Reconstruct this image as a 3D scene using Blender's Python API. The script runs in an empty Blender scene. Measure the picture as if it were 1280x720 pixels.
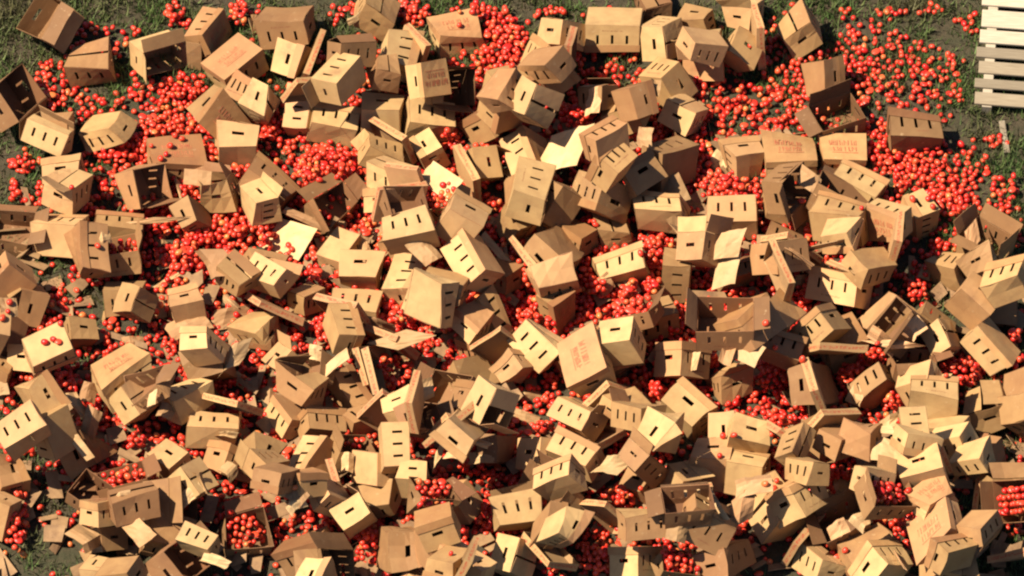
import bpy, math, random
import numpy as np
from mathutils import Vector, Quaternion, Matrix
from mathutils.bvhtree import BVHTree

rnd = random.Random(11)
rng = np.random.default_rng(11)
scene = bpy.context.scene
col = scene.collection

# ------------------------------------------------------------------ camera, light, exposure
ELEV = 0.907571                       # the helicopter looks down at this angle
DIST = 120
TO_CAM = Vector((0, -math.cos(ELEV), math.sin(ELEV)))
cam = bpy.data.cameras.new('camera')
cam.sensor_width = 36
cam.angle = 0.068240
cam.clip_start, cam.clip_end = 1, 9000
cam_ob = bpy.data.objects.new('camera', cam)
cam_ob.location = TO_CAM * DIST
cam_ob.rotation_euler = (math.pi / 2 - ELEV, 0, 0)
col.objects.link(cam_ob)
scene.camera = cam_ob

SUN_DIR = Vector((-0.55,-0.09,0.83))            # towards the sun: high, from the left and a little behind the pile
world = bpy.data.worlds.new('World')
scene.world = world
world.use_nodes = True
nt = world.node_tree
sky = nt.nodes.new('ShaderNodeTexSky')
sky.sky_type = 'NISHITA'
sky.sun_disc = False
sky.altitude = 1500
sky.air_density = .7
sky.dust_density = 2
sky.ozone_density = .6
sky.sun_elevation = math.asin(SUN_DIR.z)
sky.sun_rotation = math.atan2(SUN_DIR.x, SUN_DIR.y)
bg = nt.nodes['Background']
bg.inputs['Strength'].default_value = 0.06
nt.links.new(sky.outputs[0], bg.inputs['Color'])
sun = bpy.data.lights.new('sun', 'SUN')
sun.energy = 5.0
sun.angle = math.radians(0.5)
sun.color = (1.0, 0.87, 0.66)
sun_ob = bpy.data.objects.new('sun', sun)
sun_ob.rotation_euler = SUN_DIR.to_track_quat('Z', 'Y').to_euler()
col.objects.link(sun_ob)
vs = scene.view_settings
vs.view_transform, vs.look, vs.exposure, vs.gamma = 'Standard', 'None', 1.13, 1.0
scene.cycles.diffuse_bounces = 2
scene.cycles.filter_width = 2.2

# ------------------------------------------------------------------ materials
class Nodes:
    def __init__(s, name):
        s.m = bpy.data.materials.new(name); s.m.use_nodes = True
        s.t = s.m.node_tree; s.b = s.t.nodes['Principled BSDF']
    def n(s, typ, **kw):
        nd = s.t.nodes.new('ShaderNode' + typ)
        for k, v in kw.items(): setattr(nd, k, v)
        return nd
    def l(s, a, b): s.t.links.new(a, b)
    def math(s, op, a, b=None, c=None):
        nd = s.n('Math', operation=op)
        for i, v in enumerate((a, b, c)):
            if v is None: continue
            if isinstance(v, (int, float)): nd.inputs[i].default_value = v
            else: s.l(v, nd.inputs[i])
        return nd.outputs[0]
    def mix(s, f, a, b, blend='MIX'):
        nd = s.n('Mix', data_type='RGBA', blend_type=blend)
        for sock, v in ((nd.inputs[0], f), (nd.inputs[6], a), (nd.inputs[7], b)):
            if isinstance(v, (int, float)): sock.default_value = v
            elif isinstance(v, tuple): sock.default_value = (*v, 1)
            else: s.l(v, sock)
        return nd.outputs[2]
    def noise(s, vec, scale, detail=3, rough=.6):
        nd = s.n('TexNoise'); nd.inputs['Scale'].default_value = scale
        nd.inputs['Detail'].default_value = detail; nd.inputs['Roughness'].default_value = rough
        if vec is not None: s.l(vec, nd.inputs['Vector'])
        return nd.outputs[0]
    def ramp(s, f, lo, hi):
        nd = s.n('MapRange'); nd.inputs[1].default_value = lo; nd.inputs[2].default_value = hi
        s.l(f, nd.inputs[0]); return nd.outputs[0]

def cardboard(name, c1, c2, printed=False, banded=False):
    g = Nodes(name)
    tc = g.n('TexCoord'); info = g.n('ObjectInfo')
    off = g.n('VectorMath', operation='MULTIPLY_ADD')
    g.l(info.outputs['Random'], off.inputs[0]); off.inputs[1].default_value = (37, 53, 71)
    g.l(tc.outputs['Object'], off.inputs[2])
    p = off.outputs[0]
    c = g.mix(g.ramp(g.noise(p, 7, 4), .3, .7), c1, c2)
    # some cartons are a pinker, redder kraft board, some paler
    r2 = g.math('FRACT', g.math('MULTIPLY', info.outputs['Random'], 7.31))
    c = g.mix(g.math('MULTIPLY', g.ramp(r2, .35, 1.0), .45), c, (.37, .175, .095))
    v = g.math('MULTIPLY_ADD', g.math('FRACT', g.math('MULTIPLY', info.outputs['Random'], 13.7)), .26, .86)
    hsv = g.n('HueSaturation'); g.l(c, hsv.inputs['Color']); g.l(v, hsv.inputs['Value'])
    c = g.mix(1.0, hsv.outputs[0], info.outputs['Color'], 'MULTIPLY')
    # scuffs, damp blotches and juice
    c = g.mix(g.math('MULTIPLY', g.ramp(g.noise(p, 3.1, 5, .7), .56, .74), .5), c, (.17, .085, .045))
    c = g.mix(g.math('MULTIPLY', g.ramp(g.noise(p, 21, 3), .64, .76), .4), c, (.46, .33, .19))
    sep = g.n('SeparateXYZ'); g.l(tc.outputs['Object'], sep.inputs[0])
    if printed:                                  # the small printed line under the slots
        a = g.math('LESS_THAN', g.math('ABSOLUTE', g.math('SUBTRACT', sep.outputs[2], .052)), .006)
        b = g.math('LESS_THAN', g.math('ABSOLUTE', sep.outputs[0]), .085)
        d = g.math('GREATER_THAN', g.math('ABSOLUTE', sep.outputs[1]), .135)
        f = g.math('MULTIPLY', g.math('MULTIPLY', a, b), d)
        f = g.math('MULTIPLY', f, g.ramp(g.noise(tc.outputs['Object'], 90, 2), .35, .6))
        c = g.mix(g.math('MULTIPLY', f, .65), c, (.16, .05, .025))
    if banded:                                   # red band printed round the rim of a lid
        a = g.math('LESS_THAN', g.math('ABSOLUTE', g.math('SUBTRACT', sep.outputs[2], .030)), .013)
        f = g.math('MULTIPLY', a, g.ramp(g.noise(p, 60, 2), .4, .62))
        c = g.mix(g.math('MULTIPLY', f, .8), c, (.34, .05, .025))
    g.l(c, g.b.inputs['Base Color'])
    g.b.inputs['Roughness'].default_value = .72
    g.b.inputs['Specular IOR Level'].default_value = .28
    wav = g.n('TexWave'); wav.inputs['Scale'].default_value = 22; wav.inputs['Distortion'].default_value = .6
    g.l(tc.outputs['Object'], wav.inputs['Vector'])
    bmp = g.n('Bump'); bmp.inputs['Strength'].default_value = .25; bmp.inputs['Distance'].default_value = .004
    g.l(g.math('ADD', g.math('MULTIPLY', wav.outputs[1], .35), g.noise(p, 16, 4)), bmp.inputs['Height'])
    g.l(bmp.outputs[0], g.b.inputs['Normal'])
    return g.m

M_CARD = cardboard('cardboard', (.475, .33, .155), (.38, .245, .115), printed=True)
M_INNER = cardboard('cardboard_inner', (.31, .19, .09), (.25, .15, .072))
M_LID = cardboard('cardboard_lid', (.42, .26, .115), (.35, .19, .085), banded=True)
M_FLAP = cardboard('cardboard_torn', (.52, .38, .21), (.42, .28, .14))

def plain(name, c, rough=.7, c2=None, scale=8):
    g = Nodes(name)
    if c2:
        tc = g.n('TexCoord')
        g.l(g.mix(g.ramp(g.noise(tc.outputs['Object'], scale, 5, .7), .35, .65), c, c2), g.b.inputs['Base Color'])
    else: g.b.inputs['Base Color'].default_value = (*c, 1)
    g.b.inputs['Roughness'].default_value = rough
    return g.m
M_SCRAP = plain('scrap_board', (.27, .16, .075), .8, (.15, .08, .04), 6)
M_INK = plain('red_print', (.33, .07, .035), .8, (.38, .17, .07), 40)
M_PAPER = plain('white_paper', (.74, .73, .70), .8, (.6, .58, .54), 30)
M_STAKE = plain('plank_wood', (.26, .22, .16), .8, (.17, .13, .09), 12)

def tomato_material(name, island):
    g = Nodes(name)
    if island: f = g.n('NewGeometry').outputs['Random Per Island']
    else: f = g.n('ObjectInfo').outputs['Random']
    c = g.mix(f, (.50, .013, .011), (.58, .060, .024))
    f2 = g.math('FRACT', g.math('MULTIPLY', f, 9.7))
    c = g.mix(g.math('MULTIPLY', g.ramp(f2, .9, 1), .8), c, (.62, .22, .06))
    g.l(c, g.b.inputs['Base Color'])
    g.b.inputs['Roughness'].default_value = .4
    return g.m
M_TOM = tomato_material('tomato_skin', False)
M_TOMS = tomato_material('tomato_skin_mass', True)

def ground_material():
    g = Nodes('soil_and_turf')
    tc = g.n('TexCoord'); p = tc.outputs['Object']
    c = g.mix(g.ramp(g.noise(p, .9, 6, .65), .4, .62), (.046, .033, .019), (.036, .036, .015))
    c = g.mix(g.ramp(g.noise(p, 14, 5, .7), .45, .75), c, (.075, .052, .030))
    g.l(c, g.b.inputs['Base Color']); g.b.inputs['Roughness'].default_value = .95
    bmp = g.n('Bump'); bmp.inputs['Strength'].default_value = .8; bmp.inputs['Distance'].default_value = .05
    g.l(g.noise(p, 18, 6, .7), bmp.inputs['Height']); g.l(bmp.outputs[0], g.b.inputs['Normal'])
    return g.m
def blade_material():
    g = Nodes('grass_blades')
    f = g.n('NewGeometry').outputs['Random Per Island']
    tc = g.n('TexCoord')
    c = g.mix(f, (.045, .098, .022), (.11, .15, .045))
    dry = g.math('MULTIPLY', g.ramp(g.noise(tc.outputs['Object'], 1.1, 4), .45, .62), .75)
    c = g.mix(dry, c, (.115, .092, .045))
    g.l(c, g.b.inputs['Base Color']); g.b.inputs['Roughness'].default_value = .6
    return g.m
def wood_material():
    g = Nodes('pallet_wood')
    tc = g.n('TexCoord'); info = g.n('ObjectInfo')
    mp = g.n('Mapping'); mp.inputs['Scale'].default_value = (2, 40, 40); g.l(tc.outputs['Object'], mp.inputs[0])
    c = g.mix(g.ramp(g.noise(mp.outputs[0], 3, 4), .35, .65), (.46, .40, .31), (.33, .27, .20))
    c = g.mix(g.math('MULTIPLY', g.ramp(info.outputs['Random'], .4, 1), .55), c, (.17, .145, .115))
    c = g.mix(1.0, c, info.outputs['Color'], 'MULTIPLY')
    g.l(c, g.b.inputs['Base Color']); g.b.inputs['Roughness'].default_value = .8
    return g.m

# ------------------------------------------------------------------ mesh helpers
class MB:
    def __init__(s): s.v = []; s.f = []; s.mi = []
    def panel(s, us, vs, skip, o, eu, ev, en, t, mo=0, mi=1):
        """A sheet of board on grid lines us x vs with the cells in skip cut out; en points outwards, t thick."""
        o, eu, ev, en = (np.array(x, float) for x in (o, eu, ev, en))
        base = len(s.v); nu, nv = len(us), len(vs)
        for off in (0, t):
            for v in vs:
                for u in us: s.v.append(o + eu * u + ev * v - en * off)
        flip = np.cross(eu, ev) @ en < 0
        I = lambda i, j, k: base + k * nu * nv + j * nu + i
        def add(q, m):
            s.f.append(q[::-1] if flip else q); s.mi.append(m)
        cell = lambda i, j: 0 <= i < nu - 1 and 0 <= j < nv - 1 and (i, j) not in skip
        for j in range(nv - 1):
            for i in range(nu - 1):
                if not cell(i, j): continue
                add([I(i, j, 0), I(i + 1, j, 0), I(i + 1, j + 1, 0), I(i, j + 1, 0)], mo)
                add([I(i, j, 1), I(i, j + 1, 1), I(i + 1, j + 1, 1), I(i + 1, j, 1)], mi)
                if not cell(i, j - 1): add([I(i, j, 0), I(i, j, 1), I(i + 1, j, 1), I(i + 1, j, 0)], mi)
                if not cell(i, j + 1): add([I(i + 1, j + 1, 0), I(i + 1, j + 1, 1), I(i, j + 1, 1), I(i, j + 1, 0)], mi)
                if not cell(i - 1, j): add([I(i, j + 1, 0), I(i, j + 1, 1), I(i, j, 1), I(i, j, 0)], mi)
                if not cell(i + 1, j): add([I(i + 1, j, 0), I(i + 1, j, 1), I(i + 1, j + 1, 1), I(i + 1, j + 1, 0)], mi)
    def quad(s, pts, m=0):
        b = len(s.v); s.v.extend(np.array(p, float) for p in pts); s.f.append([b, b + 1, b + 2, b + 3]); s.mi.append(m)
    def mesh(s, name, mats, deform=None):
        v = np.array(s.v)
        if deform is not None: v = deform(v)
        me = bpy.data.meshes.new(name)
        me.from_pydata(v.tolist(), [], s.f)
        for m in mats: me.materials.append(m)
        me.polygons.foreach_set('material_index', s.mi)
        me.update()
        return me

def link(name, me, parent=None):
    o = bpy.data.objects.new(name, me); col.objects.link(o)
    if parent is not None: o.parent = parent
    return o

def lines(a, b, cuts=(), step=.085):
    """Grid lines from a to b with the given cuts, and more between them where they lie far apart."""
    k = [a, *cuts, b]; out = [a]
    for p, q in zip(k, k[1:]):
        n = max(1, round((q - p) / step))
        out += [p + (q - p) * i / n for i in range(1, n + 1)]
    return out
def cells(us, vs, rects):
    s = set()
    for (a, b, c, d) in rects:
        for i in range(len(us) - 1):
            for j in range(len(vs) - 1):
                u, v = (us[i] + us[i + 1]) / 2, (vs[j] + vs[j + 1]) / 2
                if a < u < b and c < v < d: s.add((i, j))
    return s

def make_deform(hx, hy, H, crush):
    """A carton that has been thrown about: each corner displaced, walls bowed and dented."""
    off = rng.normal(0, .008 + .034 * crush, (2, 2, 2, 3)); off[:, :, 0] *= .5
    ph = rng.uniform(0, 6.28, 6); am = rng.normal(0, .005 + .014 * crush, 3); fr = rng.uniform(5, 11, 6)
    def d(v):
        a = np.clip((v[:, 0] / hx + 1) / 2, -.3, 1.3)[:, None]; b = np.clip((v[:, 1] / hy + 1) / 2, -.3, 1.3)[:, None]
        c = np.clip(v[:, 2] / H, -.3, 1.6)[:, None]
        r = 0
        for i, wa in ((0, 1 - a), (1, a)):
            for j, wb in ((0, 1 - b), (1, b)):
                for k, wc in ((0, 1 - c), (1, c)): r = r + wa * wb * wc * off[i, j, k]
        tri = lambda x: np.arcsin(np.sin(x)) * .64          # sharp creases rather than smooth waves
        w = np.stack([am[0] * tri(v[:, 1] * fr[0] + v[:, 2] * 9 + ph[0]) * np.sin(v[:, 2] * fr[1] + ph[1]),
                      am[1] * tri(v[:, 0] * fr[2] - v[:, 2] * 7 + ph[2]) * np.sin(v[:, 2] * fr[3] + ph[3]),
                      am[2] * tri(v[:, 0] * fr[4] + v[:, 1] * 8 + ph[4]) * np.sin(v[:, 1] * fr[5] + ph[5])], 1)
        return v + r + w
    return d

T = .005
def carton_body(hx, hy, H):
    m = MB()
    zc, k = H * .56, hy / .15
    for s in (1, -1):                                  # ends with one hand hole
        us, vs_ = lines(-hy, hy, (-.045 * k, .045 * k)), lines(0, H, (zc - .0155 * k, zc + .0155 * k))
        m.panel(us, vs_, cells(us, vs_, [(-.045 * k,   .045 * k, zc - .0155 * k, zc + .0155 * k)]), (s * hx, 0, 0), (0, 1, 0), (0, 0, 1), (s, 0, 0), T)
    for s in (1, -1):                                  # long sides with three upright slots
        cuts = [c for x in (-.27 * 2 * hx, 0, .27 * 2 * hx) for c in (x - .0105, x + .0105)]
        us, vs_ = lines(-hx + T, hx - T, cuts), lines(0, H, (zc - .040, zc + .040))
        m.panel(us, vs_, cells(us, vs_, [(a, b, zc - .040, zc + .040) for a, b in zip(cuts[::2], cuts[1::2])]), (0, s * hy, 0), (1, 0, 0), (0, 0, 1), (0, s, 0), T)
    m.panel(lines(-hx + T, hx - T, (), .13), lines(-hy + T, 0, (), .13) + lines(0, hy - T, (), .13)[1:], set(), (0, 0, 0), (1, 0, 0), (0, 1, 0), (0, 0, -1), T)
    return m

def flap_mesh(side, hx, hy, H, theta, length, z):
    """One top flap hinged on a rim; theta 0 lies shut, pi folds right out."""
    m = MB()
    if side in 'yY':
        s = 1 if side == 'y' else -1
        o, eu = (0, s * hy, z), (1, 0, 0); w = hx - .004
        ev = (0, -s * math.cos(theta), math.sin(theta)); en = (0, s * math.sin(theta), math.cos(theta))
    else:
        s = 1 if side == 'x' else -1
        o, eu = (s * hx, 0, z), (0, 1, 0); w = hy - .004
        ev = (-s * math.cos(theta), 0, math.sin(theta)); en = (s * math.sin(theta), 0, math.cos(theta))
    cut = rnd.uniform(0, .012)
    m.panel(lines(-w, w, (), .1), lines(.003, length - cut, (), .08), set(), o, eu, ev, en, .004)
    return m

def lid_mesh(hx, hy, depth, z1):
    """A shallow cover: rim walls z1-depth..z1 and a top panel."""
    m = MB(); z0 = z1 - depth
    for s in (1, -1):
        m.panel(lines(-hy, hy), lines(z0, z1 - .004), set(), (s * hx, 0, 0), (0, 1, 0), (0, 0, 1), (s, 0, 0), .004)
        m.panel(lines(-hx + .004, hx - .004), lines(z0, z1 - .004), set(), (0, s * hy, 0), (1, 0, 0), (0, 0, 1), (0, s, 0), .004)
    m.panel(lines(-hx, hx), lines(-hy, hy), set(), (0, 0, z1), (1, 0, 0), (0, 1, 0), (0, 0, 1), .004)
    return m

def print_mesh(z, hx, hy):
    """Two rows of worn red lettering strokes and an underline, as they show from the air."""
    m = MB()
    def bar(x0, y0, x1, y1, w):
        d = np.array([x1 - x0, y1 - y0]); n = np.array([-d[1], d[0]]) / np.linalg.norm(d) * w / 2
        m.quad([(x0 - n[0], y0 - n[1], z), (x1 - n[0], y1 - n[1], z), (x1 + n[0], y1 + n[1], z), (x0 + n[0], y0 + n[1], z)])
    for row, (y, h, x0, x1) in enumerate(((.012, .05, -.11, .11), (-.048, .042, -.085, .10))):
        x = x0
        while x < x1:
            w = rnd.uniform(.016, .026)
            bar(x, y, x + rnd.uniform(-.003, .003), y + h, .008)
            if rnd.random() < .6: bar(x, y + h * rnd.choice((.5, 1, .02)), x + w * .8, y + h * rnd.choice((.5, .98, .05)), .007)
            if rnd.random() < .45: bar(x + w * .75, y, x + w * .75, y + h * rnd.uniform(.6, 1), .007)
            x += w + .008
    bar(-.10, -.062, .11, -.064, .006)
    return m

# ------------------------------------------------------------------ ground
g = MB(); g.quad([(-3000, -3000, 0), (3000, -3000, 0), (3000, 3000, 0), (-3000, 3000, 0)])
o = link('ground', g.mesh('ground', [ground_material()])); o['kind'] = 'structure'

def grass(n):
    x = rng.uniform(-5.2, 5.2, n); y = rng.uniform(-4.6, 4.6, n)
    # trampled away under the middle of the pile, in tufts round it
    pil = np.exp(-((x + .2) / 3.4) ** 4 - ((y + .9) / 2.6) ** 4)
    tuft = np.sin(x * 5.1 + 2 * np.sin(y * 2.3)) * np.sin(y * 6.3 + 1.7 * np.sin(x * 3.1)) + .6 * np.sin(x * 11 + y * 7) * np.sin(y * 13 - x * 5)
    keep = rng.random(n) > np.clip(pil * 1.3, 0, .97) + np.clip(.30 - tuft * .8, 0, .9) * (1 - pil)
    x, y = x[keep], y[keep]; n = len(x)
    h = rng.uniform(.03, .11, n); w = rng.uniform(.004, .009, n); a = rng.uniform(0, 6.28, n); l = rng.uniform(.1, .9, n) * h; b = rng.uniform(0, 6.28, n)
    v = np.zeros((n, 3, 3)); dx, dy = np.cos(a) * w, np.sin(a) * w
    v[:, 0] = np.stack([x - dx, y - dy, 0 * x - .004], 1); v[:, 1] = np.stack([x + dx, y + dy, 0 * x - .004], 1)
    v[:, 2] = np.stack([x + np.cos(b) * l, y + np.sin(b) * l, h], 1)
    me = bpy.data.meshes.new('grass')
    me.vertices.add(3 * n); me.vertices.foreach_set('co', v.reshape(-1))
    me.loops.add(3 * n); me.loops.foreach_set('vertex_index', np.arange(3 * n, dtype=np.int32))
    me.polygons.add(n); me.polygons.foreach_set('loop_start', np.arange(0, 3 * n, 3, dtype=np.int32))
    me.update(); me.validate(); me.materials.append(blade_material())
    o = link('grass', me); o['kind'] = 'stuff'; o['label'] = 'short dark green and brown grass covering the field under the pile'; o['category'] = 'grass'
grass(380000)

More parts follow.
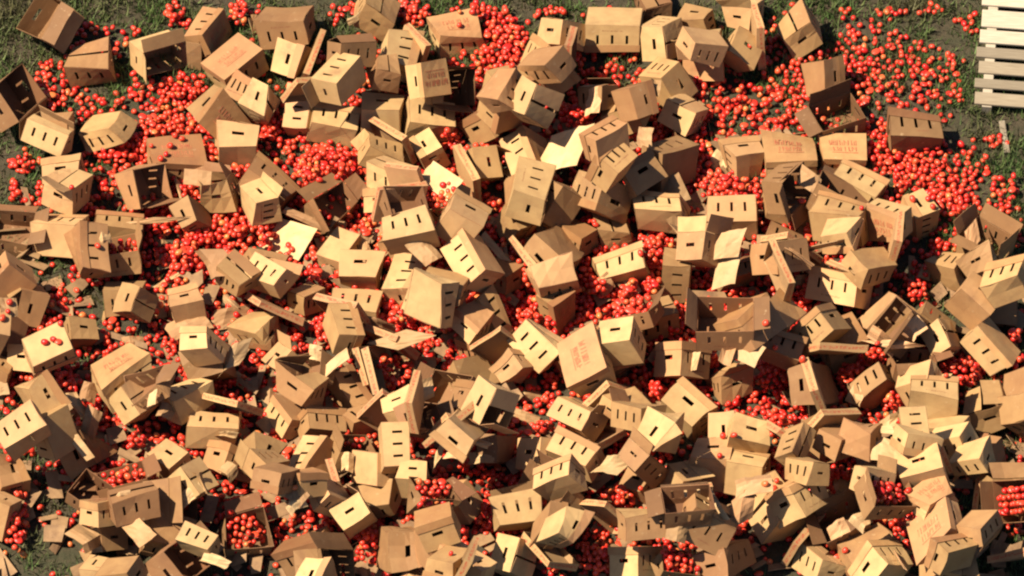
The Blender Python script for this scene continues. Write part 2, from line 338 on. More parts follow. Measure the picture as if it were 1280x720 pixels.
# ------------------------------------------------------------------ cartons, thrown over the field
BOXES = [
('Ed',(1.13,2.823,0.001),(0.784,-0.097,0.034,-0.612),(0.237,0.24,0.188),'',"shaded hand-hole carton level, upper left of the wide flat-topped cream carton"),
('Id',(-3.645,2.497,0.213),(0.842,0.137,-0.368,-0.37),(0.448,0.336,0.237),'l',"shaded open carton tilted down rightward, upper left of the carton with dark red lid emblem"),
('Em',(1.479,2.497,0.155),(-0.322,0.549,0.563,0.527),(0.237,0.24,0.188),'',"tan hand-hole carton level, upper left of the wide flat-topped cream carton"),
('Pm',(-1.845,2.597,0.277),(0.256,0.96,-0.069,0.089),(0.419,0.314,0.221),'',"tan plain carton level, upper right of the printed-top carton upper left"),
('Pb',(0.825,2.583,0.262),(0.226,0.973,-0.034,0.016),(0.441,0.331,0.233),'',"sunlit plain carton level, right of the big red-printed top carton"),
('Eb',(1.891,2.679,0.062),(-0.498,0.108,0.266,0.818),(0.237,0.24,0.188),'',"sunlit hand-hole carton level, upper left of the wide flat-topped cream carton"),
('Em',(-1.153,2.667,0.068),(0.628,-0.232,0.106,-0.735),(0.298,0.302,0.236),'',"tan hand-hole carton tilted down rightward, left of the big red-printed top carton"),
('Sm',(-2.556,2.565,0.086),(-0.415,0.321,-0.457,0.718),(0.356,0.219,0.209),'',"tan three-slot carton tilted up rightward, upper left of the printed-top carton upper left"),
('Tb',(-0.443,2.538,-0.025),(0.992,-0.009,0.006,0.122),(0.396,0.297,0.209),'ps',"big tan carton with red-printed top and slotted front at the top"),
('Eb',(0.383,2.36,0.137),(-0.301,0.258,0.407,0.823),(0.28,0.283,0.222),'',"sunlit hand-hole carton level, right of the big red-printed top carton"),
('Tb',(1.579,2.306,0.157),(0.624,0.21,-0.433,0.615),(0.373,0.28,0.197),'p',"sunlit red-printed carton on end, upper left of the wide flat-topped cream carton"),
('Sb',(-2.928,2.363,0.14),(0.765,0.597,0.177,0.163),(0.38,0.234,0.223),'O',"sunlit open three-slot carton tilted up rightward, left of the printed-top carton upper left"),
('Em',(2.378,2.469,0.078),(0.735,0.111,-0.281,-0.607),(0.275,0.279,0.218),'',"tan hand-hole carton tilted up rightward, above the wide flat-topped cream carton"),
('Sb',(-1.016,2.084,0.377),(-0.411,0.566,-0.556,0.45),(0.367,0.225,0.215),'',"sunlit three-slot carton on end, left of the big red-printed top carton"),
('Em',(1.793,2.15,0.216),(0.562,-0.643,-0.126,-0.505),(0.263,0.267,0.209),'',"tan hand-hole carton tilted down rightward, upper left of the wide flat-topped cream carton"),
('Pb',(1.563,2.131,0.558),(0.158,0.95,0.172,-0.209),(0.32,0.24,0.169),'',"sunlit plain carton level, upper left of the wide flat-topped cream carton"),
('Em',(0.198,1.838,0.361),(0.556,-0.57,0.042,-0.603),(0.329,0.334,0.261),'',"tan hand-hole carton tilted down rightward, right of the big red-printed top carton"),
('Pm',(0.209,1.753,0.77),(0.111,0.927,-0.219,0.283),(0.32,0.24,0.169),'',"tan plain carton level, right of the big red-printed top carton"),
('Eb',(-1.883,2.253,0.154),(-0.058,0.597,-0.321,0.733),(0.265,0.269,0.21),'',"sunlit hand-hole carton on end, right of the printed-top carton upper left"),
('Tb',(-2.201,2.142,0.044),(0.927,-0.108,-0.12,0.337),(0.409,0.307,0.216),'p',"sunlit red-printed carton tilted up rightward, upper right of the carton with dark red lid emblem"),
('Id',(-0.643,1.892,0.194),(0.896,0.267,0.331,0.13),(0.385,0.289,0.204),'f',"shaded open carton level, below the big red-printed top carton"),
('Sm',(-3.382,2.151,0.03),(0.987,-0.132,-0.089,0.028),(0.363,0.223,0.213),'',"tan three-slot carton level, upper left of the carton with dark red lid emblem"),
('Em',(2.437,1.957,0.24),(-0.313,0.836,-0.113,0.436),(0.275,0.279,0.219),'l',"tan hand-hole carton on end, upper right of the wide flat-topped cream carton"),
('Em',(-1.044,1.814,0.393),(0.734,-0.149,0.04,-0.662),(0.237,0.24,0.188),'',"tan hand-hole carton level, lower left of the big red-printed top carton"),
('Sd',(-1.297,1.883,0.503),(0.892,-0.351,0.124,0.258),(0.344,0.212,0.202),'',"shaded three-slot carton level, left of the big red-printed top carton"),
('Id',(-4.118,1.716,0.194),(-0.413,0.324,-0.167,0.835),(0.448,0.336,0.237),'',"shaded open carton tilted up rightward, left of the carton with dark red lid emblem"),
('Eb',(-0.744,1.744,0.472),(-0.179,0.295,-0.293,0.892),(0.271,0.275,0.215),'L',"sunlit hand-hole carton on end, lower left of the big red-printed top carton"),
('Sb',(-1.811,1.712,0.145),(0.594,-0.27,0.554,-0.517),(0.378,0.232,0.222),'',"sunlit three-slot carton on end, upper left of the round heap of the tomatoes upper middle"),
('Sb',(-1.29,1.579,0.667),(-0.343,-0.367,0.724,0.473),(0.371,0.228,0.218),'O',"sunlit open three-slot carton tilted up rightward, above the round heap of the tomatoes upper middle"),
('Em',(1.176,1.857,0.186),(0.559,-0.708,0.037,-0.43),(0.306,0.311,0.243),'',"tan hand-hole carton tilted down rightward, above the carton brimming with tomatoes"),
('Eb',(1.126,2.443,0.145),(-0.257,0.378,-0.365,0.811),(0.286,0.289,0.227),'',"sunlit hand-hole carton on end, upper left of the carton brimming with tomatoes"),
('Em',(-2.17,1.806,0.111),(0.807,-0.471,0.032,-0.354),(0.262,0.266,0.208),'',"tan hand-hole carton tilted down rightward, lower right of the printed-top carton upper left"),
('Eb',(-2.122,1.726,0.282),(0.082,0.626,-0.253,0.733),(0.253,0.256,0.201),'',"sunlit hand-hole carton on end, lower right of the printed-top carton upper left"),
('Id',(2.605,1.61,0.023),(0.972,-0.009,0.022,0.235),(0.396,0.297,0.209),'l',"shaded open carton tilted up rightward, upper right of the wide flat-topped cream carton"),
('Eb',(-1.058,1.478,0.209),(-0.416,0.593,0.559,0.403),(0.316,0.32,0.251),'',"sunlit hand-hole carton level, upper right of the round heap of the tomatoes upper middle"),
('Em',(0.981,1.592,0.092),(0.614,0.067,-0.322,-0.718),(0.286,0.29,0.227),'',"tan hand-hole carton tilted up rightward, upper left of the carton brimming with tomatoes"),
('Ed',(0.706,1.654,0.214),(0.858,-0.394,-0.177,-0.279),(0.243,0.246,0.193),'',"shaded hand-hole carton level, upper left of the carton brimming with tomatoes"),
('Sb',(-0.65,1.465,0.16),(0.685,-0.72,0.032,0.105),(0.377,0.232,0.222),'',"sunlit three-slot carton level, lower left of the big red-printed top carton"),
('Em',(-0.113,1.485,0.111),(-0.368,-0.136,0.46,0.797),(0.291,0.295,0.231),'',"tan hand-hole carton, upper right of the heap of the tomatoes in the middle"),
('Sm',(-0.141,1.65,0.49),(0.605,0.193,0.637,-0.436),(0.448,0.276,0.263),'',"tan three-slot carton on end, lower right of the big red-printed top carton"),
('Pm',(-0.124,1.428,0.853),(0.261,0.827,0.469,0.169),(0.32,0.24,0.169),'',"tan plain carton tilted up rightward, lower right of the big red-printed top carton"),
('Pm',(-3.713,1.567,0.211),(0.29,0.947,-0.097,0.104),(0.32,0.24,0.169),'',"tan plain carton level, second nearest left of the carton with dark red lid emblem"),
('Sb',(-1.445,1.457,0.135),(0.689,-0.717,0.099,0.046),(0.385,0.237,0.226),'l',"sunlit three-slot carton level, above the round heap of the tomatoes upper middle"),
('Pm',(-3.293,1.524,0.22),(0.162,0.926,-0.192,0.282),(0.32,0.24,0.169),'',"tan plain carton level, nearest left of the carton with dark red lid emblem"),
('Eb',(1.337,1.586,0.09),(-0.463,0.293,0.114,0.829),(0.264,0.268,0.21),'',"sunlit hand-hole carton tilted down rightward, upper left of the carton brimming with tomatoes"),
('Em',(0.905,1.475,0.495),(-0.358,0.804,-0.037,0.473),(0.268,0.272,0.213),'l',"tan hand-hole carton on end, upper left of the carton brimming with tomatoes"),
('Tm',(-2.387,1.662,0.169),(0.833,0.367,0.316,-0.268),(0.377,0.283,0.2),'p',"tan red-printed carton tilted down rightward, upper right of the carton with dark red lid emblem"),
('Pd',(3.252,1.353,0.137),(0.747,-0.658,0.018,0.098),(0.375,0.282,0.199),'',"shaded plain carton level, above the lone carton by grass tomatoes"),
('Eb',(0.09,1.382,0.711),(0.074,0.466,-0.323,0.821),(0.281,0.285,0.223),'',"sunlit hand-hole carton on end, lower right of the big red-printed top carton"),
('Pd',(1.34,1.004,0.286),(-0.458,0.803,0.151,-0.35),(0.448,0.336,0.237),'',"shaded plain carton tilted up rightward, upper left of the carton brimming with tomatoes"),
('Sb',(-3.742,1.303,0.202),(0.927,-0.307,0.097,-0.194),(0.351,0.216,0.206),'',"sunlit three-slot carton tilted down rightward, left of the carton with dark red lid emblem"),
('Eb',(-0.583,1.33,0.158),(0.193,0.781,0.141,-0.578),(0.25,0.253,0.198),'',"sunlit hand-hole carton tilted down rightward, above the heap of the tomatoes in the middle"),
('Tb',(2.65,1.288,-0.008),(0.998,-0.039,0.035,0.029),(0.347,0.26,0.183),'',"sunlit lidded carton level, right of the wide flat-topped cream carton"),
('Sm',(-1.049,1.074,0.252),(0.591,-0.77,0.176,0.162),(0.32,0.197,0.188),'',"tan three-slot carton tilted down rightward, right of the round heap of the tomatoes upper middle"),
('Eb',(1.909,1.14,0.134),(0.534,-0.429,-0.656,-0.316),(0.237,0.24,0.188),'',"sunlit hand-hole carton tilted up rightward, left of the wide flat-topped cream carton"),
('Tb',(2.245,1.207,0.013),(0.994,-0.102,0.027,0.026),(0.409,0.307,0.216),'p',"wide flat-topped cream carton under the top right corner"),
('Em',(-3.033,0.901,0.162),(-0.257,0.282,-0.286,0.879),(0.298,0.302,0.237),'o',"tan open hand-hole carton on end, lower left of the carton with dark red lid emblem"),
('Tm',(-2.715,1.174,0.031),(0.986,-0.1,0.076,0.114),(0.399,0.299,0.211),'p',"tan carton with a dark red emblem on its lid, upper left"),
('Eb',(-2.21,1.203,0.145),(0.528,-0.498,-0.492,-0.481),(0.302,0.306,0.24),'',"sunlit hand-hole carton level, right of the carton with dark red lid emblem"),
('Sb',(-0.001,1.169,0.089),(0.669,-0.43,0.313,-0.519),(0.409,0.252,0.241),'l',"sunlit three-slot carton on end, upper right of the heap of the tomatoes in the middle"),
('Eb',(-1.017,0.733,0.085),(-0.467,0.122,0.346,0.805),(0.237,0.24,0.188),'',"sunlit hand-hole carton level, lower right of the round heap of the tomatoes upper middle"),
('Sb',(-0.943,0.783,0.257),(0.918,-0.238,-0.006,-0.317),(0.39,0.24,0.229),'',"sunlit three-slot carton tilted down rightward, left of the heap of the tomatoes in the middle"),
('Pm',(0.016,0.839,0.217),(-0.096,0.857,-0.095,0.498),(0.32,0.24,0.169),'',"tan plain carton level, right of the heap of the tomatoes in the middle"),
('Em',(-0.346,1.086,0.2),(-0.256,0.801,-0.076,0.536),(0.258,0.262,0.205),'',"tan hand-hole carton on end, upper right of the heap of the tomatoes in the middle"),
('Eb',(-3.597,0.883,0.139),(-0.471,0.415,0.548,0.553),(0.283,0.287,0.225),'',"sunlit hand-hole carton level, left of the carton with dark red lid emblem"),
('Sb',(2.711,0.809,0.154),(0.646,-0.718,0.243,-0.088),(0.383,0.235,0.225),'l',"sunlit three-slot carton tilted down rightward, upper left of the lone carton by grass tomatoes"),
('Id',(2.565,0.612,0.171),(0.936,-0.265,0.197,-0.123),(0.448,0.336,0.237),'',"shaded open carton tilted down rightward, lower right of the wide flat-topped cream carton"),
('Em',(1.058,0.761,0.286),(0.801,-0.241,-0.438,-0.329),(0.332,0.336,0.263),'',"tan hand-hole carton tilted up rightward, left of the carton brimming with tomatoes"),
('Sm',(2.175,0.688,0.064),(0.971,-0.117,0.205,0.039),(0.35,0.216,0.206),'',"tan three-slot carton tilted down rightward, below the wide flat-topped cream carton"),
('Id',(2.092,0.703,0.398),(0.761,0.375,0.409,0.336),(0.364,0.273,0.192),'',"shaded open carton tilted up rightward, below the wide flat-topped cream carton"),
('Sm',(-2.03,0.774,0.237),(0.546,-0.77,0.33,-0.01),(0.399,0.245,0.234),'l',"tan three-slot carton tilted down rightward, left of the round heap of the tomatoes upper middle"),
('Id',(-0.883,0.297,0.595),(0.985,-0.011,0.105,0.14),(0.32,0.24,0.169),'',"shaded open carton level, left of the heap of the tomatoes in the middle"),
('Id',(-0.484,0.471,0.471),(0.962,0.082,-0.249,-0.071),(0.32,0.24,0.169),'t',"shaded open tomato-filled carton level, above the curved white panel"),
('Im',(-1.513,0.703,0.074),(0.908,0.147,0.108,0.378),(0.359,0.269,0.19),'f',"tan open carton tilted up rightward, below the round heap of the tomatoes upper middle"),
('Pd',(-2.484,0.595,0.214),(0.007,0.856,0.197,-0.478),(0.32,0.24,0.169),'',"shaded plain carton level, below the carton with dark red lid emblem"),
('Eb',(-3.581,0.701,0.211),(-0.493,0.157,0.141,0.844),(0.281,0.285,0.223),'',"sunlit hand-hole carton tilted down rightward, left of the carton with dark red lid emblem"),
('Em',(-2.343,0.805,0.087),(0.705,-0.081,-0.184,-0.68),(0.295,0.299,0.235),'of',"tan open hand-hole carton level, lower right of the carton with dark red lid emblem"),
('Ed',(0.834,0.488,0.01),(0.758,-0.008,-0.112,-0.642),(0.251,0.254,0.199),'',"shaded hand-hole carton tilted up rightward, upper right of the wide blank cream panel"),
('Em',(0.758,0.779,0.416),(0.034,0.408,0.778,-0.477),(0.332,0.336,0.263),'L',"tan hand-hole carton tilted down rightward, upper right of the wide blank cream panel"),
('Em',(0.865,0.637,0.643),(-0.412,-0.203,0.577,0.675),(0.269,0.272,0.213),'',"tan hand-hole carton tilted up rightward, second nearest upper right of the wide blank cream panel"),
('Pm',(0.804,0.786,0.849),(-0.467,0.8,0.268,-0.266),(0.32,0.24,0.169),'',"tan plain carton tilted up rightward, upper left of the carton brimming with tomatoes"),
('Sm',(2.593,0.281,0.395),(0.508,-0.851,0.071,-0.109),(0.422,0.26,0.248),'',"tan three-slot carton level, above the cream lidded three-slot carton"),
('Eb',(-2.114,0.59,0.32),(-0.126,0.704,0.212,0.666),(0.264,0.268,0.21),'',"sunlit hand-hole carton tilted, upper left of the slanting white flap left of the centre"),
('Eb',(-0.43,0.094,0.646),(-0.439,0.74,0.352,0.369),(0.299,0.303,0.237),'l',"sunlit hand-hole carton tilted, lower right of the heap of the tomatoes in the middle"),
('Id',(-4.039,0.46,0.044),(0.991,0.066,0.032,-0.11),(0.372,0.279,0.196),'',"shaded open carton tilted down rightward, upper left of the faint-printed carton at far left"),
('Em',(0.528,0.339,0.044),(0.908,-0.212,-0.081,-0.352),(0.237,0.24,0.188),'',"tan hand-hole carton tilted up rightward, nearest upper right of the wide blank cream panel"),
('Pm',(0.416,0.497,0.385),(0.521,-0.696,-0.49,-0.064),(0.328,0.246,0.173),'',"tan plain carton tilted up rightward, second nearest above the wide blank cream panel"),
('Sb',(0.013,0.655,0.484),(-0.347,0.556,-0.539,0.53),(0.448,0.276,0.263),'',"sunlit three-slot carton on end, right of the heap of the tomatoes in the middle"),
('Sm',(-3.162,0.366,0.158),(0.608,-0.793,0.041,0.018),(0.386,0.237,0.227),'',"tan three-slot carton level, lower left of the carton with dark red lid emblem"),
('Sb',(1.194,0.473,0.248),(0.715,-0.699,-0.012,0.003),(0.384,0.236,0.226),'',"sunlit three-slot carton level, left of the carton brimming with tomatoes"),
('Sd',(2.161,0.249,0.179),(0.529,-0.834,0.136,0.076),(0.32,0.197,0.188),'',"shaded three-slot carton tilted down rightward, upper left of the cream lidded three-slot carton"),
('Eb',(3.36,0.706,0.115),(-0.211,-0.661,-0.148,0.705),(0.271,0.275,0.216),'',"lone carton standing on end beside the tomato-strewn grass"),
('Im',(3.789,0.328,0.037),(0.96,-0.036,0.047,-0.272),(0.349,0.262,0.185),'f',"tan open carton tilted down rightward, lower right of the lone carton by grass tomatoes"),
('Tb',(3.066,0.464,0.339),(0.783,0.517,-0.318,-0.137),(0.32,0.24,0.169),'ps',"sunlit red-printed carton level, lower left of the lone carton by grass tomatoes"),
('Pb',(2.585,0.187,0.576),(0.062,0.94,-0.199,0.269),(0.32,0.24,0.169),'',"sunlit plain carton tilted down rightward, above the cream lidded three-slot carton"),
('Sb',(1.75,0.481,0.143),(0.717,-0.697,-0.009,-0.025),(0.396,0.243,0.233),'ot',"cream three-slot carton brimming with red tomatoes above its slots"),
('Im',(-3.156,0.112,0.089),(0.97,-0.236,-0.037,0.037),(0.386,0.29,0.204),'t',"tan open tomato-filled carton level, lower left of the carton with dark red lid emblem"),
('Pm',(-0.048,0.469,0.193),(-0.27,0.778,0.132,0.552),(0.32,0.24,0.169),'',"tan plain carton tilted up rightward, upper left of the wide blank cream panel"),
('Pb',(-3.664,0.308,0.23),(0.509,-0.835,0.084,-0.192),(0.391,0.294,0.207),'l',"sunlit plain carton level, upper left of the faint-printed carton at far left"),
('Sm',(-3.255,0.067,0.384),(0.598,-0.323,-0.506,0.531),(0.393,0.242,0.231),'',"tan three-slot carton on end, above the faint-printed carton at far left"),
('Pm',(0.415,0.19,0.367),(-0.034,0.816,0.426,-0.39),(0.448,0.336,0.237),'',"tan plain carton tilted up rightward, nearest above the wide blank cream panel"),
('Sm',(1.142,-0.442,0),(0.979,-0.129,-0.018,0.158),(0.362,0.223,0.213),'',"tan three-slot carton tilted up rightward, above the carton with tan square end"),
('Sm',(1.22,-0.007,0.175),(0.698,-0.045,0.706,-0.11),(0.369,0.227,0.217),'',"tan three-slot carton on end, above the carton with tan square end"),
('Eb',(1.495,-0.052,0.379),(-0.3,0.267,0.442,0.802),(0.286,0.29,0.227),'of',"sunlit open hand-hole carton level, lower left of the carton brimming with tomatoes"),
('Sm',(-1.999,-0.018,0.164),(0.631,-0.608,-0.385,-0.291),(0.32,0.197,0.188),'',"tan three-slot carton, lower left of the slanting white flap left of the centre"),
('Pb',(-1.397,0.302,0.179),(0.106,-0.463,0.878,-0.057),(0.32,0.24,0.169),'',"sunlit plain carton tilted up rightward, upper left of the black-bottomed cream carton"),
('Em',(-0.865,0.324,0.048),(-0.417,-0.115,0.295,0.852),(0.237,0.24,0.188),'',"tan hand-hole carton level, upper right of the black-bottomed cream carton"),
('Sb',(-0.805,-0.027,0.619),(0.761,-0.638,-0.106,-0.056),(0.395,0.243,0.232),'',"sunlit three-slot carton level, lower left of the heap of the tomatoes in the middle"),
('Em',(-0.065,-0.02,0.048),(0.903,-0.227,-0.075,-0.358),(0.237,0.24,0.188),'',"tan hand-hole carton level, left of the wide blank cream panel"),
('Sb',(-0.947,0.01,0.091),(-0.474,0.355,-0.492,0.639),(0.4,0.246,0.235),'',"sunlit three-slot carton on end, upper left of the curved white panel"),
('Pm',(2.9,-0.066,0.479),(0.126,0.929,0.278,-0.21),(0.349,0.261,0.184),'',"tan plain carton level, upper right of the cream lidded three-slot carton"),
('Pd',(1.838,-0.032,0.132),(0.724,-0.628,-0.025,0.284),(0.32,0.24,0.169),'',"shaded plain carton level, below the carton brimming with tomatoes"),
('Em',(2.148,-0.172,0.419),(-0.304,0.094,0.427,0.846),(0.332,0.336,0.263),'',"tan hand-hole carton level, lower right of the carton brimming with tomatoes"),
('Sb',(0.913,-0.024,0.123),(0.761,-0.633,-0.137,0.034),(0.4,0.246,0.235),'l',"sunlit three-slot carton tilted up rightward, right of the wide blank cream panel"),
('Sb',(-0.405,-0.16,0.412),(0.789,-0.344,0.241,-0.448),(0.415,0.255,0.244),'l',"sunlit three-slot carton tilted down rightward, upper right of the curved white panel"),
('Sb',(-1.998,-0.23,0.313),(0.704,-0.609,0.081,-0.355),(0.349,0.214,0.205),'',"sunlit three-slot carton tilted, lower left of the slanting white flap left of the centre"),
('Em',(-2.203,-0.209,0.313),(0.912,-0.096,0.019,-0.397),(0.237,0.24,0.188),'',"tan hand-hole carton, lower left of the slanting white flap left of the centre"),
('Pm',(-0.525,-0.346,0.598),(0.28,0.951,-0.115,-0.061),(0.348,0.261,0.184),'',"tan plain carton tilted down rightward, upper right of the curved white panel"),
('Pm',(3.452,-0.01,0.168),(0.561,-0.75,0.082,-0.342),(0.32,0.24,0.169),'',"tan plain carton level, upper right of the carton with long bright inner wall"),
('Eb',(-1.216,-0.068,0.12),(-0.491,0.47,0.433,0.592),(0.291,0.295,0.231),'',"cream hand-hole carton above a black shadowed side, left of centre"),
('Pm',(-3.106,-0.138,0.19),(0.264,0.964,-0.025,0.034),(0.321,0.241,0.17),'',"tan plain carton level, above the faint-printed carton at far left"),
('Id',(1.035,-0.563,0.254),(0.945,-0.204,-0.226,-0.122),(0.32,0.24,0.169),'t',"shaded open tomato-filled carton level, above the carton with tan square end"),
('Pd',(3.867,-0.375,0.208),(-0.237,0.966,-0.01,-0.099),(0.326,0.245,0.173),'',"shaded plain carton level, upper right of the slotted tilted carton at right"),
('Pm',(3.62,-0.542,0.409),(-0.456,0.684,0.174,0.541),(0.408,0.306,0.216),'',"tan plain carton tilted up rightward, above the slotted tilted carton at right"),
('Pm',(3.923,-0.574,0.683),(0.61,-0.76,-0.145,-0.171),(0.32,0.24,0.169),'',"tan plain carton tilted up rightward, upper right of the slotted tilted carton at right"),
('Eb',(-2.568,-0.385,0.151),(-0.481,0.432,0.656,0.388),(0.252,0.255,0.2),'',"sunlit hand-hole carton tilted up rightward, upper right of the faint-printed carton at far left"),
('Td',(-4.162,-0.639,0.135),(0.694,0.415,0.131,0.574),(0.394,0.296,0.208),'l',"shaded lidded carton on end, left of the faint-printed carton at far left"),
('Em',(-3.07,-0.336,0.242),(0.055,0.44,-0.252,0.86),(0.249,0.252,0.198),'',"tan hand-hole carton on end, above the faint-printed carton at far left"),
('Sb',(-1.268,-0.406,0.112),(0.665,-0.741,0.06,-0.069),(0.374,0.23,0.22),'',"sunlit three-slot carton level, below the black-bottomed cream carton"),
('Em',(-1.624,-0.281,0.06),(-0.268,0.082,0.272,0.921),(0.237,0.24,0.188),'',"tan hand-hole carton tilted down rightward, upper left of the tomato clump left of the middle"),
('Pb',(-0.679,-0.623,0.687),(0.318,-0.498,0.763,0.263),(0.345,0.259,0.183),'',"cream panel with curved outline, an upturned carton bottom near the middle"),
('Sb',(2.589,-0.259,0.127),(0.864,-0.443,-0.011,-0.241),(0.448,0.276,0.263),'l',"bright cream carton with a fitted lid above its three slots"),
('Sd',(3.334,-0.602,0.201),(0.554,-0.765,0.308,0.114),(0.326,0.201,0.192),'',"shaded three-slot carton tilted down rightward, upper left of the slotted tilted carton at right"),
('Pb',(2.9,-0.436,0.28),(0.287,0.863,0.239,0.34),(0.391,0.294,0.207),'',"sunlit plain carton tilted up rightward, lower right of the cream lidded three-slot carton"),
('Id',(3.125,-0.68,0.284),(0.897,-0.064,-0.272,0.341),(0.388,0.291,0.205),'',"shaded open carton tilted up rightward, lower right of the cream lidded three-slot carton"),
('Pm',(2.172,-0.662,0.564),(-0.044,0.815,0.476,-0.327),(0.386,0.289,0.204),'',"tan plain carton tilted up rightward, lower left of the cream lidded three-slot carton"),
('Em',(-3.759,-0.309,0.144),(0.743,0.269,-0.466,-0.399),(0.276,0.28,0.219),'',"tan hand-hole carton on end, upper left of the faint-printed carton at far left"),
('Tm',(-4.06,-0.125,0.311),(0.707,0.571,-0.188,0.372),(0.387,0.29,0.204),'l',"tan lidded carton tilted up rightward, upper left of the faint-printed carton at far left"),
('Eb',(3.783,-0.035,0.277),(-0.492,0.004,0.518,0.699),(0.239,0.243,0.19),'',"sunlit hand-hole carton tilted up rightward, lower right of the lone carton by grass tomatoes"),
('Em',(2.641,-0.711,0.018),(0.834,-0.025,-0.111,-0.54),(0.332,0.336,0.263),'',"tan hand-hole carton tilted up rightward, lower left of the carton with long bright inner wall"),
('Em',(2.515,-0.852,0.391),(0.792,-0.461,-0.396,-0.055),(0.314,0.318,0.249),'',"tan hand-hole carton level, below the cream lidded three-slot carton"),
('Sm',(-0.235,-0.534,0.203),(0.612,-0.644,0.459,0.008),(0.346,0.213,0.203),'',"tan three-slot carton tilted down rightward, lower left of the wide blank cream panel"),
('Tm',(0.304,-0.287,0.15),(0.681,0.22,0.594,-0.368),(0.336,0.252,0.177),'p',"tan red-printed carton on end, below the wide blank cream panel"),
('Pb',(0.356,-0.217,0.485),(-0.092,0.978,0.169,-0.084),(0.353,0.265,0.187),'',"widest blank cream carton bottom, left of a lidded slotted carton"),
('Pm',(-2.056,-0.496,0.208),(0.135,0.9,-0.321,0.264),(0.32,0.24,0.169),'',"tan plain carton tilted down rightward, left of the tomato clump left of the middle"),
('Sm',(-1.445,-0.761,0.438),(-0.464,0.641,-0.472,0.389),(0.349,0.215,0.205),'',"tan three-slot carton on end, upper right of the tomato clump left of the middle"),
('Em',(-3.445,-0.662,0.119),(0.701,-0.471,-0.364,-0.393),(0.237,0.24,0.188),'',"tan hand-hole carton level, upper left of the faint-printed carton at far left"),
('Ed',(-0.243,-0.734,0.037),(0.92,-0.163,-0.131,-0.332),(0.237,0.24,0.188),'',"shaded hand-hole carton tilted up rightward, lower right of the curved white panel"),
('Eb',(-0.36,-0.627,0.232),(-0.352,0.27,0.088,0.892),(0.25,0.253,0.198),'',"sunlit hand-hole carton tilted down rightward, lower right of the curved white panel"),
('Em',(0.76,-0.842,0.295),(-0.444,0.801,-0.22,0.336),(0.289,0.292,0.229),'',"tan hand-hole carton on end, upper left of the carton with tan square end"),
('Sd',(2.075,-1.093,0.498),(0.766,-0.604,0.22,0.025),(0.355,0.218,0.209),'',"shaded three-slot carton tilted down rightward, lower left of the cream lidded three-slot carton"),
('Em',(1.936,-1.069,0.664),(0.868,-0.232,-0.349,-0.268),(0.332,0.336,0.263),'',"tan hand-hole carton tilted up rightward, lower left of the cream lidded three-slot carton"),
('Id',(1.686,-1.013,0.702),(1,-0.019,-0.011,-0.017),(0.448,0.336,0.237),'',"shaded open carton level, upper right of the carton with tan square end"),
('Eb',(-4.17,-0.926,0.491),(0.588,-0.571,-0.391,-0.417),(0.295,0.298,0.234),'',"sunlit hand-hole carton tilted down rightward, left of the faint-printed carton at far left"),
('Sd',(-2.384,-1.064,0.192),(0.661,-0.433,0.237,0.565),(0.448,0.276,0.263),'',"shaded three-slot carton tilted down rightward, above the lidded cream carton left"),
('Eb',(-2.459,-1.155,0.585),(-0.302,0.399,0.522,0.691),(0.256,0.259,0.203),'',"sunlit hand-hole carton level, above the lidded cream carton left"),
('Id',(3.161,-0.999,0.143),(0.986,-0.129,0.062,0.084),(0.32,0.24,0.169),'',"shaded open carton level, lower right of the carton with long bright inner wall"),
('Eb',(-1.855,-0.979,0.133),(-0.087,0.406,0.345,0.842),(0.259,0.262,0.205),'',"sunlit hand-hole carton tilted down rightward, lower left of the tomato clump left of the middle"),
('Id',(-1.523,-1.078,0.236),(0.937,0.032,-0.325,-0.127),(0.32,0.24,0.169),'',"shaded open carton level, lower left of the tomato clump left of the middle"),
('Eb',(3.355,-0.75,0.213),(-0.28,0.421,-0.018,0.862),(0.237,0.24,0.188),'',"sunlit hand-hole carton tilted down rightward, left of the slotted tilted carton at right"),
('Sb',(3.725,-0.777,0.118),(0.872,-0.228,0.326,-0.283),(0.37,0.228,0.218),'l',"sunlit three-slot carton tilted down rightward, lower right of the carton with long bright inner wall"),
('Tm',(-4.139,-0.894,0.116),(0.798,0.582,-0.04,-0.148),(0.358,0.268,0.189),'',"tan lidded carton tilted down rightward, left of the faint-printed carton at far left"),
('Eb',(-3.86,-0.971,0.16),(-0.47,0.276,0.357,0.758),(0.243,0.246,0.193),'',"sunlit hand-hole carton level, left of the faint-printed carton at far left"),
('Pb',(-3.689,-0.992,0.542),(-0.1,0.975,0.169,0.102),(0.35,0.263,0.185),'l',"sunlit plain carton tilted up rightward, left of the faint-printed carton at far left"),
('Pm',(0.512,-1.035,0.227),(-0.483,0.75,0.031,0.45),(0.377,0.283,0.2),'',"tan plain carton tilted up rightward, above the pale three-slot carton at centre bottom"),
('Eb',(0.081,-1.06,0.226),(-0.446,0.083,0.589,0.668),(0.237,0.24,0.188),'',"sunlit hand-hole carton tilted up rightward, upper left of the pale three-slot carton at centre bottom"),
('Sm',(-1.368,-1.191,0.154),(0.656,-0.59,0.452,-0.127),(0.329,0.203,0.194),'',"tan three-slot carton tilted down rightward, lower right of the tomato clump left of the middle"),
('Sb',(0.148,-0.856,0.25),(0.885,-0.266,0.248,-0.29),(0.368,0.226,0.216),'',"sunlit three-slot carton tilted down rightward, upper left of the pale three-slot carton at centre bottom"),
('Tb',(0.632,-1.101,0.397),(0.759,0.209,-0.088,-0.61),(0.432,0.324,0.228),'pL',"sunlit red-printed carton on end, above the pale three-slot carton at centre bottom"),
('Pd',(2.907,-1.209,0.154),(0.762,-0.559,-0.327,-0.021),(0.32,0.24,0.169),'',"shaded plain carton tilted up rightward, below the carton with long bright inner wall"),
('Pb',(3.18,-1.177,0.412),(0.139,0.936,-0.079,0.312),(0.32,0.24,0.169),'',"sunlit plain carton level, lower right of the carton with long bright inner wall"),
